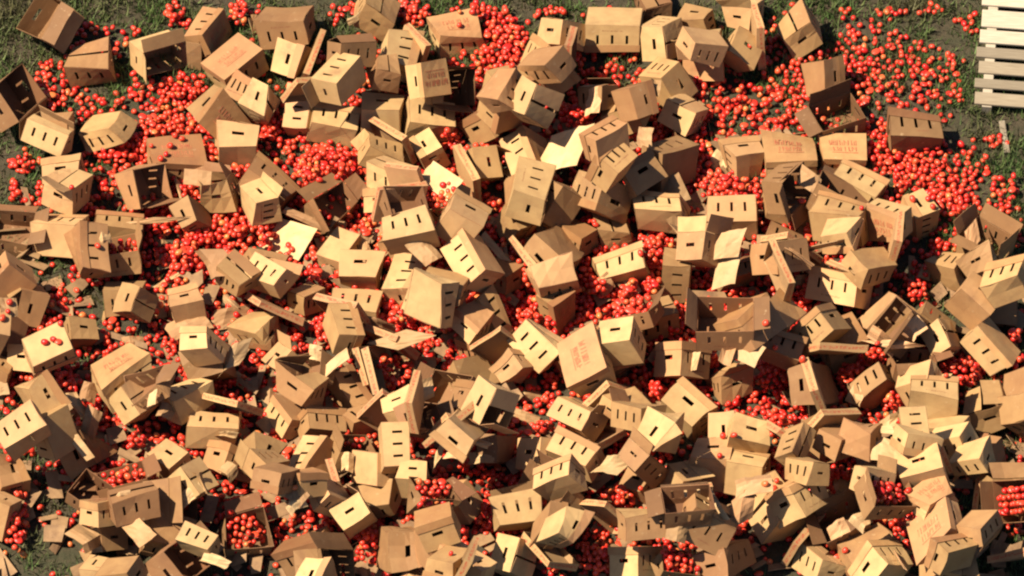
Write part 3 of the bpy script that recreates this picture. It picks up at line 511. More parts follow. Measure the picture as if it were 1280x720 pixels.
('Pm',(-0.302,-1.035,0.235),(-0.088,0.957,0.204,-0.188),(0.359,0.269,0.19),'',"tan plain carton level, lower right of the curved white panel"),
('Id',(-0.412,-1.295,0.208),(0.924,0.102,-0.259,-0.262),(0.395,0.297,0.209),'',"shaded open carton tilted down rightward, upper right of the slotted column carton bottom centre"),
('Sd',(-2.836,-1.187,0.108),(0.74,-0.347,0.151,0.557),(0.335,0.206,0.197),'',"shaded three-slot carton tilted up rightward, lower right of the faint-printed carton at far left"),
('Pd',(2.491,-1.186,0.325),(-0.157,0.807,0.261,-0.506),(0.448,0.336,0.237),'',"shaded plain carton tilted down rightward, lower left of the carton with long bright inner wall"),
('Eb',(0.853,-1.077,0.533),(-0.331,0.415,0.582,0.616),(0.289,0.293,0.229),'',"sunlit hand-hole carton tilted up rightward, upper left of the carton with tan square end"),
('Eb',(1.354,-1.03,0.155),(-0.285,0.176,0.435,0.836),(0.313,0.318,0.249),'',"sunlit hand-hole carton level, upper right of the tall upright slotted carton"),
('Tb',(-3.081,-1.175,0.26),(0.955,-0.128,-0.093,0.252),(0.411,0.308,0.217),'p',"cream carton with faint red print at the far left"),
('Sb',(3.331,-1.548,0.428),(0.615,-0.784,0.079,0.019),(0.409,0.251,0.24),'l',"sunlit three-slot carton level, lower left of the slotted tilted carton at right"),
('Sb',(-2.501,-1.411,0.324),(0.518,-0.797,-0.251,0.186),(0.368,0.226,0.216),'',"sunlit three-slot carton tilted up rightward, upper left of the lidded cream carton left"),
('Sb',(-1.83,-1.442,0.047),(0.808,-0.296,0.105,-0.499),(0.32,0.197,0.188),'',"sunlit three-slot carton tilted down rightward, right of the lidded cream carton left"),
('Em',(-1.671,-1.379,0.328),(-0.276,0.223,0.201,0.913),(0.271,0.275,0.215),'',"tan hand-hole carton tilted down rightward, lower left of the tomato clump left of the middle"),
('Em',(1.753,-1.085,0.038),(0.838,-0.026,-0.197,-0.509),(0.265,0.269,0.211),'',"tan hand-hole carton tilted up rightward, right of the carton with tan square end"),
('Em',(-0.348,-1.591,0.411),(-0.106,0.3,0.436,0.842),(0.269,0.272,0.213),'',"tan hand-hole carton level, upper right of the slotted column carton bottom centre"),
('Pm',(0.91,-1.456,0.456),(0.122,0.925,0.31,-0.183),(0.32,0.24,0.169),'',"tan plain carton tilted up rightward, upper right of the tall upright slotted carton"),
('Ed',(-3.535,-1.805,0.137),(-0.473,0.455,-0.157,0.738),(0.28,0.283,0.222),'l',"shaded hand-hole carton tilted down rightward, lower left of the faint-printed carton at far left"),
('Pm',(-3.561,-1.871,0.548),(-0.148,0.784,-0.402,-0.449),(0.367,0.275,0.194),'',"tan plain carton on end, lower left of the faint-printed carton at far left"),
('Em',(-3.821,-1.635,0.614),(-0.453,0.646,-0.023,0.614),(0.287,0.291,0.228),'',"tan hand-hole carton tilted down rightward, left of the faint-printed carton at far left"),
('Pm',(-1.142,-1.51,0.129),(0.641,-0.73,-0.113,0.21),(0.32,0.24,0.169),'',"tan plain carton level, upper left of the slotted column carton bottom centre"),
('Eb',(-0.845,-1.695,0.437),(-0.342,0.405,0.647,0.548),(0.269,0.272,0.213),'',"sunlit hand-hole carton tilted up rightward, above the slotted column carton bottom centre"),
('Id',(-0.783,-1.78,0.523),(0.911,0.049,0.367,0.181),(0.32,0.24,0.169),'',"shaded open carton level, upper right of the slotted column carton bottom centre"),
('Eb',(-3.061,-1.408,0.245),(-0.335,0.262,-0.107,0.899),(0.26,0.264,0.206),'',"sunlit hand-hole carton tilted down rightward, below the faint-printed carton at far left"),
('Id',(-2.807,-1.415,0.45),(0.943,-0.04,-0.328,-0.033),(0.32,0.24,0.169),'',"shaded open carton tilted up rightward, lower right of the faint-printed carton at far left"),
('Sb',(-2.385,-1.663,0.186),(0.644,-0.762,0.074,-0.008),(0.38,0.234,0.223),'',"sunlit three-slot carton level, lower right of the faint-printed carton at far left"),
('Sm',(-1.495,-1.624,0.167),(0.754,-0.62,0.087,0.2),(0.32,0.197,0.188),'',"tan three-slot carton level, left of the slotted column carton bottom centre"),
('Pb',(3.425,-1.67,0.403),(0.25,0.953,-0.126,0.116),(0.32,0.24,0.169),'',"sunlit plain carton level, lower left of the slotted tilted carton at right"),
('Eb',(-0.247,-1.758,0.854),(0.069,0.426,-0.435,0.79),(0.296,0.3,0.235),'',"sunlit hand-hole carton tilted up rightward, left of the pale three-slot carton at centre bottom"),
('Sm',(2.359,-1.759,0.222),(0.575,-0.355,0.718,0.167),(0.366,0.225,0.215),'',"tan three-slot carton on end, nearest upper left of the carton spilling tomatoes lower right"),
('Pd',(3.823,-1.868,0.166),(-0.467,0.739,0.343,-0.344),(0.32,0.24,0.169),'',"shaded plain carton tilted up rightward, upper right of the two-line red-printed carton"),
('Sm',(4.158,-1.395,0.05),(0.9,-0.167,-0.165,0.368),(0.369,0.227,0.217),'l',"tan three-slot carton tilted up rightward, lower right of the slotted tilted carton at right"),
('Em',(3.867,-1.402,0.106),(0.706,0.071,-0.283,-0.645),(0.308,0.312,0.245),'',"tan hand-hole carton tilted up rightward, below the slotted tilted carton at right"),
('Pm',(3.986,-1.303,0.432),(-0.154,0.869,-0.114,0.456),(0.32,0.24,0.169),'',"tan plain carton level, lower right of the slotted tilted carton at right"),
('Pm',(3.965,-1.542,0.444),(-0.184,0.884,-0.088,0.421),(0.33,0.248,0.175),'',"tan plain carton tilted up rightward, lower right of the slotted tilted carton at right"),
('Eb',(1.32,-1.481,0.137),(-0.325,0.615,0.25,0.674),(0.318,0.322,0.252),'L',"sunlit hand-hole carton tilted, nearest lower right of the carton with tan square end"),
('Pb',(3.434,-1.876,0.542),(0.202,0.933,-0.169,0.245),(0.32,0.24,0.169),'',"sunlit plain carton level, below the slotted tilted carton at right"),
('Pb',(3.591,-2.158,0.677),(0.124,0.943,-0.135,0.279),(0.32,0.24,0.169),'',"sunlit plain carton level, upper right of the two-line red-printed carton"),
('Sb',(3.076,-2.038,0.777),(0.55,-0.508,0.505,-0.429),(0.33,0.203,0.194),'',"sunlit three-slot carton on end, above the carton spilling tomatoes lower right"),
('Id',(-1.306,-1.826,0.105),(0.957,-0.124,0.217,0.148),(0.32,0.24,0.169),'',"shaded open carton level, left of the slotted column carton bottom centre"),
('Pb',(3.209,-2.147,0.908),(0.313,0.922,0.13,-0.187),(0.32,0.24,0.169),'',"sunlit plain carton level, above the carton spilling tomatoes lower right"),
('Eb',(1.608,-1.563,0.144),(-0.128,0.548,-0.188,0.805),(0.271,0.274,0.215),'',"sunlit hand-hole carton on end, lower right of the carton with tan square end"),
('Eb',(1.834,-1.912,0.366),(0.573,-0.554,-0.356,-0.487),(0.306,0.31,0.243),'',"sunlit hand-hole carton tilted, second nearest lower right of the carton with tan square end"),
('Sb',(-3.8,-2.064,0.675),(0.742,-0.602,-0.292,0.048),(0.386,0.237,0.227),'',"sunlit three-slot carton tilted up rightward, lower left of the faint-printed carton at far left"),
('Pm',(2.597,-1.879,0.559),(0.162,0.877,0.389,-0.231),(0.32,0.24,0.169),'',"tan plain carton tilted up rightward, upper left of the carton spilling tomatoes lower right"),
('Pd',(-0.055,-1.766,0.216),(-0.277,0.805,0.171,-0.496),(0.32,0.24,0.169),'',"shaded plain carton level, lower left of the pale three-slot carton at centre bottom"),
('Pb',(-0.358,-2.108,0.949),(-0.005,0.781,0.474,-0.407),(0.363,0.272,0.192),'',"sunlit plain carton tilted up rightward, right of the slotted column carton bottom centre"),
('Sm',(0.972,-1.796,0.472),(0.826,-0.394,-0.135,-0.38),(0.356,0.219,0.209),'',"tan three-slot carton level, right of the tall upright slotted carton"),
('Sb',(0.466,-1.605,0.24),(0.801,-0.473,0.036,-0.365),(0.372,0.229,0.219),'',"sunlit three-slot carton tilted down rightward, left of the tall upright slotted carton"),
('Sm',(2.169,-2.113,0.588),(0.548,-0.297,0.265,-0.735),(0.32,0.197,0.188),'',"tan three-slot carton on end, second nearest upper left of the carton spilling tomatoes lower right"),
('Pm',(2.69,-2.081,0.693),(-0.384,0.831,-0.215,0.34),(0.331,0.249,0.175),'',"tan plain carton tilted down rightward, upper left of the carton spilling tomatoes lower right"),
('Eb',(1.552,-2.087,0.258),(-0.358,0.621,0.508,0.477),(0.308,0.312,0.245),'',"sunlit hand-hole carton level, nearest upper right of the square-fronted carton at the bottom"),
('Em',(-2.268,-1.983,0.139),(-0.196,0.298,0.382,0.853),(0.281,0.285,0.223),'',"tan hand-hole carton tilted down rightward, below the lidded cream carton left"),
('Pm',(-2.093,-1.97,0.431),(-0.038,0.873,-0.055,0.482),(0.32,0.24,0.169),'',"tan plain carton tilted up rightward, nearest lower right of the lidded cream carton left"),
('Eb',(-2.776,-1.957,0.132),(-0.179,0.637,0.318,0.679),(0.268,0.272,0.213),'',"sunlit hand-hole carton tilted down rightward, lower left of the lidded cream carton left"),
('Eb',(0.25,-1.97,0.159),(-0.232,0.184,0.418,0.859),(0.329,0.334,0.261),'',"sunlit hand-hole carton level, lower left of the pale three-slot carton at centre bottom"),
('Sm',(-1.879,-2.28,0.552),(0.561,-0.69,-0.076,0.451),(0.32,0.197,0.188),'',"tan three-slot carton tilted up rightward, lower right of the lidded cream carton left"),
('Eb',(1.823,-2.162,0.296),(-0.323,0.651,0.508,0.461),(0.296,0.3,0.235),'',"sunlit hand-hole carton level, second nearest upper right of the square-fronted carton at the bottom"),
('Id',(-3.028,-2.17,0.107),(0.974,-0.183,-0.123,0.052),(0.382,0.286,0.202),'t',"shaded open tomato-filled carton tilted up rightward, lower left of the lidded cream carton left"),
('Pb',(-1.169,-2.05,0.321),(-0.286,0.843,-0.163,0.425),(0.342,0.256,0.181),'',"sunlit plain carton level, nearest lower left of the slotted column carton bottom centre"),
('Sb',(-1.035,-2.018,0.548),(0.591,-0.428,0.595,-0.336),(0.371,0.228,0.218),'',"sunlit three-slot carton on end, lower right of the tomato clump left of the middle"),
('Em',(2.879,-2.254,0.251),(-0.244,0.642,0.613,0.391),(0.299,0.303,0.237),'',"tan hand-hole carton level, above the carton spilling tomatoes lower right"),
('Sb',(0.448,-2.094,0.4),(0.705,-0.643,0.128,-0.27),(0.376,0.231,0.221),'',"sunlit three-slot carton tilted down rightward, below the pale three-slot carton at centre bottom"),
('Em',(0.985,-2.199,0.127),(-0.23,0.442,0.403,0.768),(0.245,0.248,0.194),'',"tan hand-hole carton tilted down rightward, above the square-fronted carton at the bottom"),
('Sm',(0.961,-2.18,0.417),(0.805,-0.221,0.486,0.259),(0.367,0.225,0.215),'',"tan three-slot carton tilted down rightward, above the square-fronted carton at the bottom"),
('Eb',(-0.778,-2.379,0.473),(-0.396,0.512,0.529,0.548),(0.237,0.24,0.188),'',"sunlit hand-hole carton level, lower right of the slotted column carton bottom centre"),
('Em',(-4.083,-2.105,0.214),(-0.222,0.808,0.089,0.539),(0.29,0.294,0.23),'',"tan hand-hole carton on end, lower left of the faint-printed carton at far left"),
('Eb',(1.062,-1.873,0.593),(-0.083,0.531,-0.36,0.763),(0.278,0.282,0.221),'',"sunlit hand-hole carton on end, right of the tall upright slotted carton"),
('Eb',(3.261,-2.576,0.747),(-0.455,0.423,0.636,0.459),(0.332,0.336,0.263),'',"sunlit hand-hole carton tilted up rightward, upper right of the carton spilling tomatoes lower right"),
('Tb',(3.314,-2.708,0.687),(0.943,-0.087,-0.056,0.317),(0.32,0.24,0.169),'p',"sunlit red-printed carton tilted up rightward, above the two-line red-printed carton"),
('Id',(2.873,-2.698,0.719),(0.952,0.088,0.24,0.167),(0.386,0.29,0.204),'t',"open carton spilling a heap of tomatoes at lower right"),
('Sb',(-1.657,-1.848,0.137),(0.516,-0.174,0.476,-0.691),(0.354,0.217,0.208),'',"sunlit three-slot carton on end, left of the slotted column carton bottom centre"),
('Id',(-3.306,-2.315,0.214),(0.953,0.064,0.073,-0.288),(0.359,0.269,0.19),'l',"shaded open carton tilted down rightward, below the faint-printed carton at far left"),
('Eb',(2.05,-2.352,0.297),(0.718,-0.424,-0.492,-0.251),(0.237,0.24,0.188),'',"sunlit hand-hole carton tilted up rightward, second nearest left of the carton spilling tomatoes lower right"),
('Eb',(2.813,-2.648,0.76),(-0.184,0.133,0.31,0.923),(0.237,0.24,0.188),'',"sunlit hand-hole carton tilted down rightward, upper left of the carton spilling tomatoes lower right"),
('Id',(0.411,-2.353,0.203),(0.836,0.156,-0.344,-0.398),(0.448,0.336,0.237),'',"shaded open carton tilted down rightward, below the pale three-slot carton at centre bottom"),
('Sb',(0.368,-2.457,0.574),(0.685,-0.678,-0.202,-0.174),(0.336,0.206,0.197),'',"sunlit three-slot carton tilted up rightward, below the pale three-slot carton at centre bottom"),
('Pb',(-1.386,-2.424,0.526),(0.107,0.892,0.18,-0.401),(0.32,0.24,0.169),'',"sunlit plain carton level, second nearest lower left of the slotted column carton bottom centre"),
('Em',(-1.639,-2.54,0.587),(0.827,-0.335,-0.149,-0.426),(0.255,0.259,0.203),'',"tan hand-hole carton level, lower left of the slotted column carton bottom centre"),
('Pm',(-1.845,-2.479,0.877),(0.282,0.81,0.46,-0.23),(0.32,0.24,0.169),'',"tan plain carton tilted up rightward, second nearest lower right of the lidded cream carton left"),
('Id',(-2.79,-2.362,0.267),(-0.153,0.473,-0.262,0.827),(0.448,0.336,0.237),'',"shaded open carton level, nearest below the lidded cream carton left"),
('Eb',(-2.577,-2.351,0.453),(-0.357,0.266,-0.127,0.887),(0.251,0.255,0.199),'',"sunlit hand-hole carton tilted down rightward, below the lidded cream carton left"),
('Sd',(1.709,-3.011,0.168),(0.763,-0.421,0.087,0.483),(0.448,0.276,0.263),'',"shaded three-slot carton tilted up rightward, right of the square-fronted carton at the bottom"),
('Pb',(1.243,-2.224,0.269),(-0.06,0.789,0.276,0.546),(0.32,0.24,0.169),'',"sunlit plain carton on end, upper right of the square-fronted carton at the bottom"),
('Sm',(1.441,-2.875,0.511),(0.935,-0.196,0.296,-0.018),(0.448,0.276,0.263),'',"tan three-slot carton level, right of the square-fronted carton at the bottom"),
('Id',(1.374,-2.821,0.717),(0.998,-0.056,-0.016,0.032),(0.345,0.259,0.182),'',"shaded open carton level, upper right of the square-fronted carton at the bottom"),
('Pm',(-1.105,-2.26,0.245),(0.033,0.968,-0.082,0.233),(0.32,0.24,0.169),'',"tan plain carton level, lower left of the slotted column carton bottom centre"),
('Em',(3.873,-2.481,0.386),(-0.164,0.088,0.384,0.905),(0.304,0.308,0.241),'',"tan hand-hole carton tilted down rightward, upper right of the two-line red-printed carton"),
('Id',(2.625,-2.591,0.208),(0.972,0.018,-0.099,0.212),(0.359,0.27,0.19),'',"shaded open carton tilted up rightward, left of the carton spilling tomatoes lower right"),
('Em',(-0.493,-2.372,0.175),(0.54,-0.722,-0.036,-0.431),(0.274,0.278,0.218),'',"tan hand-hole carton tilted down rightward, lower right of the slotted column carton bottom centre"),
('Sb',(0.06,-2.611,0.293),(0.819,-0.564,-0.03,0.104),(0.36,0.222,0.212),'',"sunlit three-slot carton level, lower left of the pale three-slot carton at centre bottom"),
('Eb',(-3.235,-2.663,0.389),(-0.314,0.123,0.351,0.873),(0.237,0.24,0.188),'',"sunlit hand-hole carton level, below the faint-printed carton at far left"),
('Pm',(-2.675,-2.739,0.385),(-0.128,0.978,-0.065,-0.151),(0.372,0.279,0.197),'',"tan plain carton tilted down rightward, below the lidded cream carton left"),
('Sm',(-2.966,-2.673,0.509),(0.959,-0.243,-0.017,0.146),(0.37,0.227,0.217),'',"tan three-slot carton level, lower left of the lidded cream carton left"),
('Eb',(2.143,-2.573,0.17),(-0.331,0.016,0.646,0.688),(0.298,0.302,0.237),'',"sunlit hand-hole carton tilted up rightward, right of the square-fronted carton at the bottom"),
('Eb',(2.317,-2.559,0.37),(-0.407,-0.048,0.457,0.789),(0.332,0.336,0.263),'r',"sunlit hand-hole carton tilted up rightward, nearest left of the carton spilling tomatoes lower right"),
('Sm',(2.324,-2.456,0.662),(0.816,-0.294,-0.163,-0.471),(0.32,0.197,0.188),'',"tan three-slot carton level, upper left of the carton spilling tomatoes lower right"),
('Eb',(-1.192,-2.656,0.359),(0.595,-0.203,-0.597,-0.498),(0.26,0.264,0.207),'',"sunlit hand-hole carton tilted up rightward, lower left of the slotted column carton bottom centre"),
('Id',(-2.104,-2.584,0.035),(0.996,0.06,0.02,0.057),(0.367,0.275,0.194),'',"shaded open carton level, second nearest below the lidded cream carton left"),
('Tb',(3.401,-2.935,0.647),(0.92,0.109,-0.362,0.107),(0.387,0.29,0.205),'pr',"cream carton with two lines of red print, lower right"),
('Pm',(3.643,-2.948,0.834),(0.279,0.821,0.499,0.003),(0.32,0.24,0.169),'',"tan plain carton tilted up rightward, right of the two-line red-printed carton"),
('Id',(4.111,-2.605,0.625),(0.85,0.274,-0.436,-0.112),(0.448,0.336,0.237),'t',"shaded open tomato-filled carton tilted up rightward, right of the two-line red-printed carton"),
('Tb',(-4.06,-2.277,0.112),(0.835,0.472,-0.172,-0.223),(0.391,0.293,0.207),'p',"sunlit red-printed carton tilted down rightward, lower left of the faint-printed carton at far left"),
('Eb',(-0.079,-2.788,0.153),(0.008,0.481,-0.273,0.833),(0.29,0.294,0.23),'',"sunlit hand-hole carton on end, lower right of the slotted column carton bottom centre"),
('Pm',(0.22,-2.744,0.512),(0.052,0.845,-0.037,0.531),(0.32,0.24,0.169),'',"tan plain carton tilted up rightward, left of the square-fronted carton at the bottom"),
('Pb',(0.31,-2.955,0.765),(0.034,0.882,-0.14,0.449),(0.32,0.24,0.169),'',"sunlit plain carton level, left of the square-fronted carton at the bottom"),
('Sm',(1.06,-2.985,0.63),(0.909,-0.392,0.042,0.135),(0.383,0.236,0.225),'',"square-fronted tan carton at the bottom beside tomatoes"),
('Id',(-2.696,-3.079,0.332),(-0.41,0.349,-0.157,0.828),(0.448,0.336,0.237),'',"shaded open carton tilted up rightward, below the lidded cream carton left"),
('Sb',(-2.497,-3.085,0.607),(0.766,-0.587,0.113,-0.236),(0.32,0.197,0.188),'',"sunlit three-slot carton tilted down rightward, below the lidded cream carton left"),
('Pm',(-1.011,-2.832,0.288),(-0.241,0.741,-0.205,0.592),(0.448,0.336,0.237),'',"tan plain carton level, below the slotted column carton bottom centre"),
('Pm',(-0.706,-3.048,0.511),(-0.426,0.71,-0.273,0.49),(0.32,0.24,0.169),'',"tan plain carton tilted down rightward, below the slotted column carton bottom centre"),
('Em',(-3.194,-2.72,0.104),(0.817,-0.378,-0.224,-0.374),(0.243,0.246,0.193),'',"tan hand-hole carton level, lower left of the lidded cream carton left"),
('Id',(1.266,-3.049,0.234),(0.97,-0.082,0.198,0.117),(0.32,0.24,0.169),'t',"shaded open tomato-filled carton level, lower right of the square-fronted carton at the bottom"),
('Pm',(2.777,-2.805,0.345),(0.156,0.957,0.228,0.086),(0.417,0.313,0.221),'',"tan plain carton tilted up rightward, lower left of the carton spilling tomatoes lower right"),
('Sd',(-1.555,-2.856,0.116),(0.94,-0.191,-0.27,-0.089),(0.399,0.245,0.234),'l',"shaded three-slot carton tilted up rightward, lower left of the slotted column carton bottom centre"),
('Id',(-1.577,-3.095,0.338),(0.834,0.266,0.444,0.191),(0.448,0.336,0.237),'',"shaded open carton level, lower left of the slotted column carton bottom centre"),
('Eb',(0.976,-2.997,0.139),(-0.376,0.176,0.422,0.806),(0.293,0.297,0.232),'',"sunlit hand-hole carton level, lower left of the square-fronted carton at the bottom"),
('Eb',(2.968,-3.185,0.367),(-0.413,0.044,0.686,0.597),(0.313,0.318,0.249),'',"sunlit hand-hole carton tilted up rightward, lower left of the carton spilling tomatoes lower right"),
('Sb',(2.368,-2.948,0.089),(0.811,-0.333,-0.01,-0.482),(0.358,0.22,0.21),'',"sunlit three-slot carton tilted down rightward, lower left of the carton spilling tomatoes lower right"),
('Pm',(3.276,-3.205,0.576),(-0.051,0.879,-0.022,0.473),(0.32,0.24,0.169),'',"tan plain carton tilted up rightward, below the two-line red-printed carton"),
('Pm',(3.497,-3.315,0.775),(0.552,-0.753,-0.116,0.338),(0.32,0.24,0.169),'',"tan plain carton level, lower right of the two-line red-printed carton"),
('Eb',(-1.62,-3.374,0.579),(0.039,0.522,-0.197,0.829),(0.275,0.279,0.218),'',"sunlit hand-hole carton on end, lower left of the slotted column carton bottom centre"),
('Tb',(-0.314,-3.168,0.497),(0.812,0.466,-0.194,-0.293),(0.412,0.309,0.218),'p',"sunlit red-printed carton tilted down rightward, lower right of the slotted column carton bottom centre"),
('Em',(-0.536,-2.994,0.624),(0.702,-0.024,-0.288,-0.651),(0.286,0.289,0.227),'l',"tan hand-hole carton tilted up rightward, lower right of the slotted column carton bottom centre"),
('Pm',(-0.493,-3.287,0.827),(0.238,0.832,0.472,-0.166),(0.321,0.24,0.17),'',"tan plain carton tilted up rightward, lower right of the slotted column carton bottom centre"),
('Id',(-0.672,-2.49,0.41),(0.974,-0.008,0.191,0.122),(0.32,0.24,0.169),'t',"shaded open tomato-filled carton level, lower right of the slotted column carton bottom centre"),
('Pb',(-3.194,-3.162,0.221),(0.544,-0.809,0.044,-0.218),(0.383,0.287,0.203),'',"sunlit plain carton level, lower left of the lidded cream carton left"),
('Pm',(-3.096,-3.208,0.567),(0.142,0.943,-0.182,0.238),(0.32,0.24,0.169),'',"tan plain carton level, lower left of the lidded cream carton left"),
('Eb',(-0.736,-3.192,0.186),(-0.474,-0.007,0.763,0.438),(0.259,0.262,0.205),'l',"sunlit hand-hole carton on end, below the slotted column carton bottom centre")]
# loose lids: base, rotation, label
LIDS = [
((2.02,2.392,0.25),(0.144,0.713,-0.008,-0.686),"sunlit shallow carton lid, above the wide flat-topped cream carton"),
((-0.785,2.237,0.219),(-0.262,-0.566,-0.151,0.767),"tan shallow carton lid, left of the big red-printed top carton"),
((0.494,2.143,0.261),(-0.071,-0.683,0.177,0.705),"tan shallow carton lid, right of the big red-printed top carton"),
((-1.645,2.18,0.221),(0.408,-0.404,0.693,-0.436),"sunlit shallow carton lid, right of the printed-top carton upper left"),
((-1.599,1.647,0.45),(0.732,-0.624,0.022,0.273),"tan shallow carton lid, lower right of the printed-top carton upper left"),
((-0.977,1.307,0.214),(0.666,-0.634,0.159,-0.358),"sunlit shallow carton lid, upper right of the round heap of the tomatoes upper middle"),
((-0.818,0.637,0.527),(0.5,0.618,0.232,-0.56),"tan shallow carton lid, upper left of the heap of the tomatoes in the middle"),
((-0.323,0.978,0.233),(0.572,0.585,-0.438,-0.373),"sunlit shallow carton lid, upper right of the heap of the tomatoes in the middle"),
((-0.915,0.459,0.559),(0.772,0.6,0.205,0.049),"sunlit shallow carton lid, left of the heap of the tomatoes in the middle"),
((3.087,0.108,0.454),(0.034,-0.652,0.033,0.757),"sunlit shallow carton lid, lower left of the lone carton by grass tomatoes"),
((2.217,0.134,0.282),(-0.219,0.347,0.526,0.745),"sunlit shallow carton lid, lower right of the carton brimming with tomatoes"),
((0.15,0.115,0.243),(0.118,0.787,0.278,-0.538),"sunlit shallow carton lid, upper left of the wide blank cream panel"),
((2.099,-0.384,0.691),(0.601,-0.567,0.452,-0.338),"sunlit shallow carton lid, upper left of the cream lidded three-slot carton"),
((-1.91,-0.419,0.223),(0.88,-0.361,0.284,0.124),"shaded shallow carton lid, left of the tomato clump left of the middle"),
((-1.35,-0.499,0.29),(0.709,-0.618,0.049,-0.335),"sunlit shallow carton lid, above the tomato clump left of the middle"),
((-0.949,-0.691,0.247),(0.535,0.736,-0.412,-0.034),"tan shallow carton lid, right of the tomato clump left of the middle"),
((0.694,-0.772,0.021),(0.88,0.021,-0.002,-0.474),"tan shallow carton lid, above the tall upright slotted carton"),
((-0.081,-0.869,0.277),(-0.31,0.283,0.683,0.598),"sunlit shallow carton lid, lower right of the curved white panel"),
((2.557,-0.958,0.492),(0.458,0.86,0.201,-0.107),"sunlit shallow carton lid, nearest below the cream lidded three-slot carton"),
((-1.064,-0.963,0.253),(-0.168,0.866,0.249,-0.401),"sunlit shallow carton lid, nearest lower right of the tomato clump left of the middle"),
((-1.052,-1.186,0.386),(0.378,0.685,-0.447,-0.434),"sunlit shallow carton lid, second nearest lower right of the tomato clump left of the middle"),
((2.373,-1.483,0.585),(0.572,-0.511,0.307,-0.563),"sunlit shallow carton lid, second nearest below the cream lidded three-slot carton"),
((0.786,-1.323,0.271),(0.687,0.597,0.387,-0.144),"sunlit shallow carton lid, above the tall upright slotted carton"),
((-2.226,-1.446,0.311),(0.794,-0.476,-0.052,-0.375),"sunlit shallow carton lid, right of the faint-printed carton at far left"),
((-0.973,-1.526,0.275),(-0.26,0.245,0.738,0.573),"sunlit shallow carton lid, upper left of the slotted column carton bottom centre"),
((-0.789,-1.791,0.839),(-0.441,0.461,-0.439,0.633),"tan shallow carton lid, upper right of the slotted column carton bottom centre"),
((-0.425,-1.877,0.531),(-0.299,0.132,0.684,0.652),"sunlit shallow carton lid, upper right of the slotted column carton bottom centre"),
((-0.506,-2.016,0.86),(0.496,0.754,0.398,0.163),"sunlit shallow carton lid, right of the slotted column carton bottom centre"),
((2.499,-1.735,0.517),(0.662,0.655,0.362,-0.05),"tan shallow carton lid, upper left of the carton spilling tomatoes lower right"),
((3.261,-2.125,0.625),(0.624,-0.649,0.159,-0.404),"tan shallow carton lid, above the two-line red-printed carton"),
((2.191,-1.92,0.446),(-0.016,0.351,0.379,0.856),"sunlit shallow carton lid, lower right of the carton with tan square end"),
((0.645,-1.593,0.194),(0.163,0.348,0.9,-0.204),"tan shallow carton lid, lower right of the tall upright slotted carton"),
((-1.338,-2.218,0.264),(0.17,0.774,-0.023,-0.61),"tan shallow carton lid, left of the slotted column carton bottom centre"),
((1.369,-2.371,0.258),(0.638,-0.766,-0.056,0.046),"sunlit shallow carton lid, upper right of the square-fronted carton at the bottom"),
((3.781,-2.399,0.243),(-0.098,0.854,-0.034,-0.511),"sunlit shallow carton lid, upper right of the two-line red-printed carton"),
((0.763,-2.566,0.312),(-0.18,0.391,0.468,0.772),"sunlit shallow carton lid, left of the square-fronted carton at the bottom"),
((2.319,-2.677,0.189),(0.676,-0.549,-0.25,0.424),"tan shallow carton lid, lower left of the carton spilling tomatoes lower right"),
((0.312,-2.856,0.323),(0.322,0.806,-0.492,-0.065),"tan shallow carton lid, left of the square-fronted carton at the bottom"),
((3.99,-2.822,0.262),(0.404,0.832,-0.288,0.249),"sunlit shallow carton lid, right of the two-line red-printed carton"),
((-0.411,-3.498,0.952),(0.195,0.81,-0.007,0.553),"sunlit shallow carton lid, lower right of the slotted column carton bottom centre")]
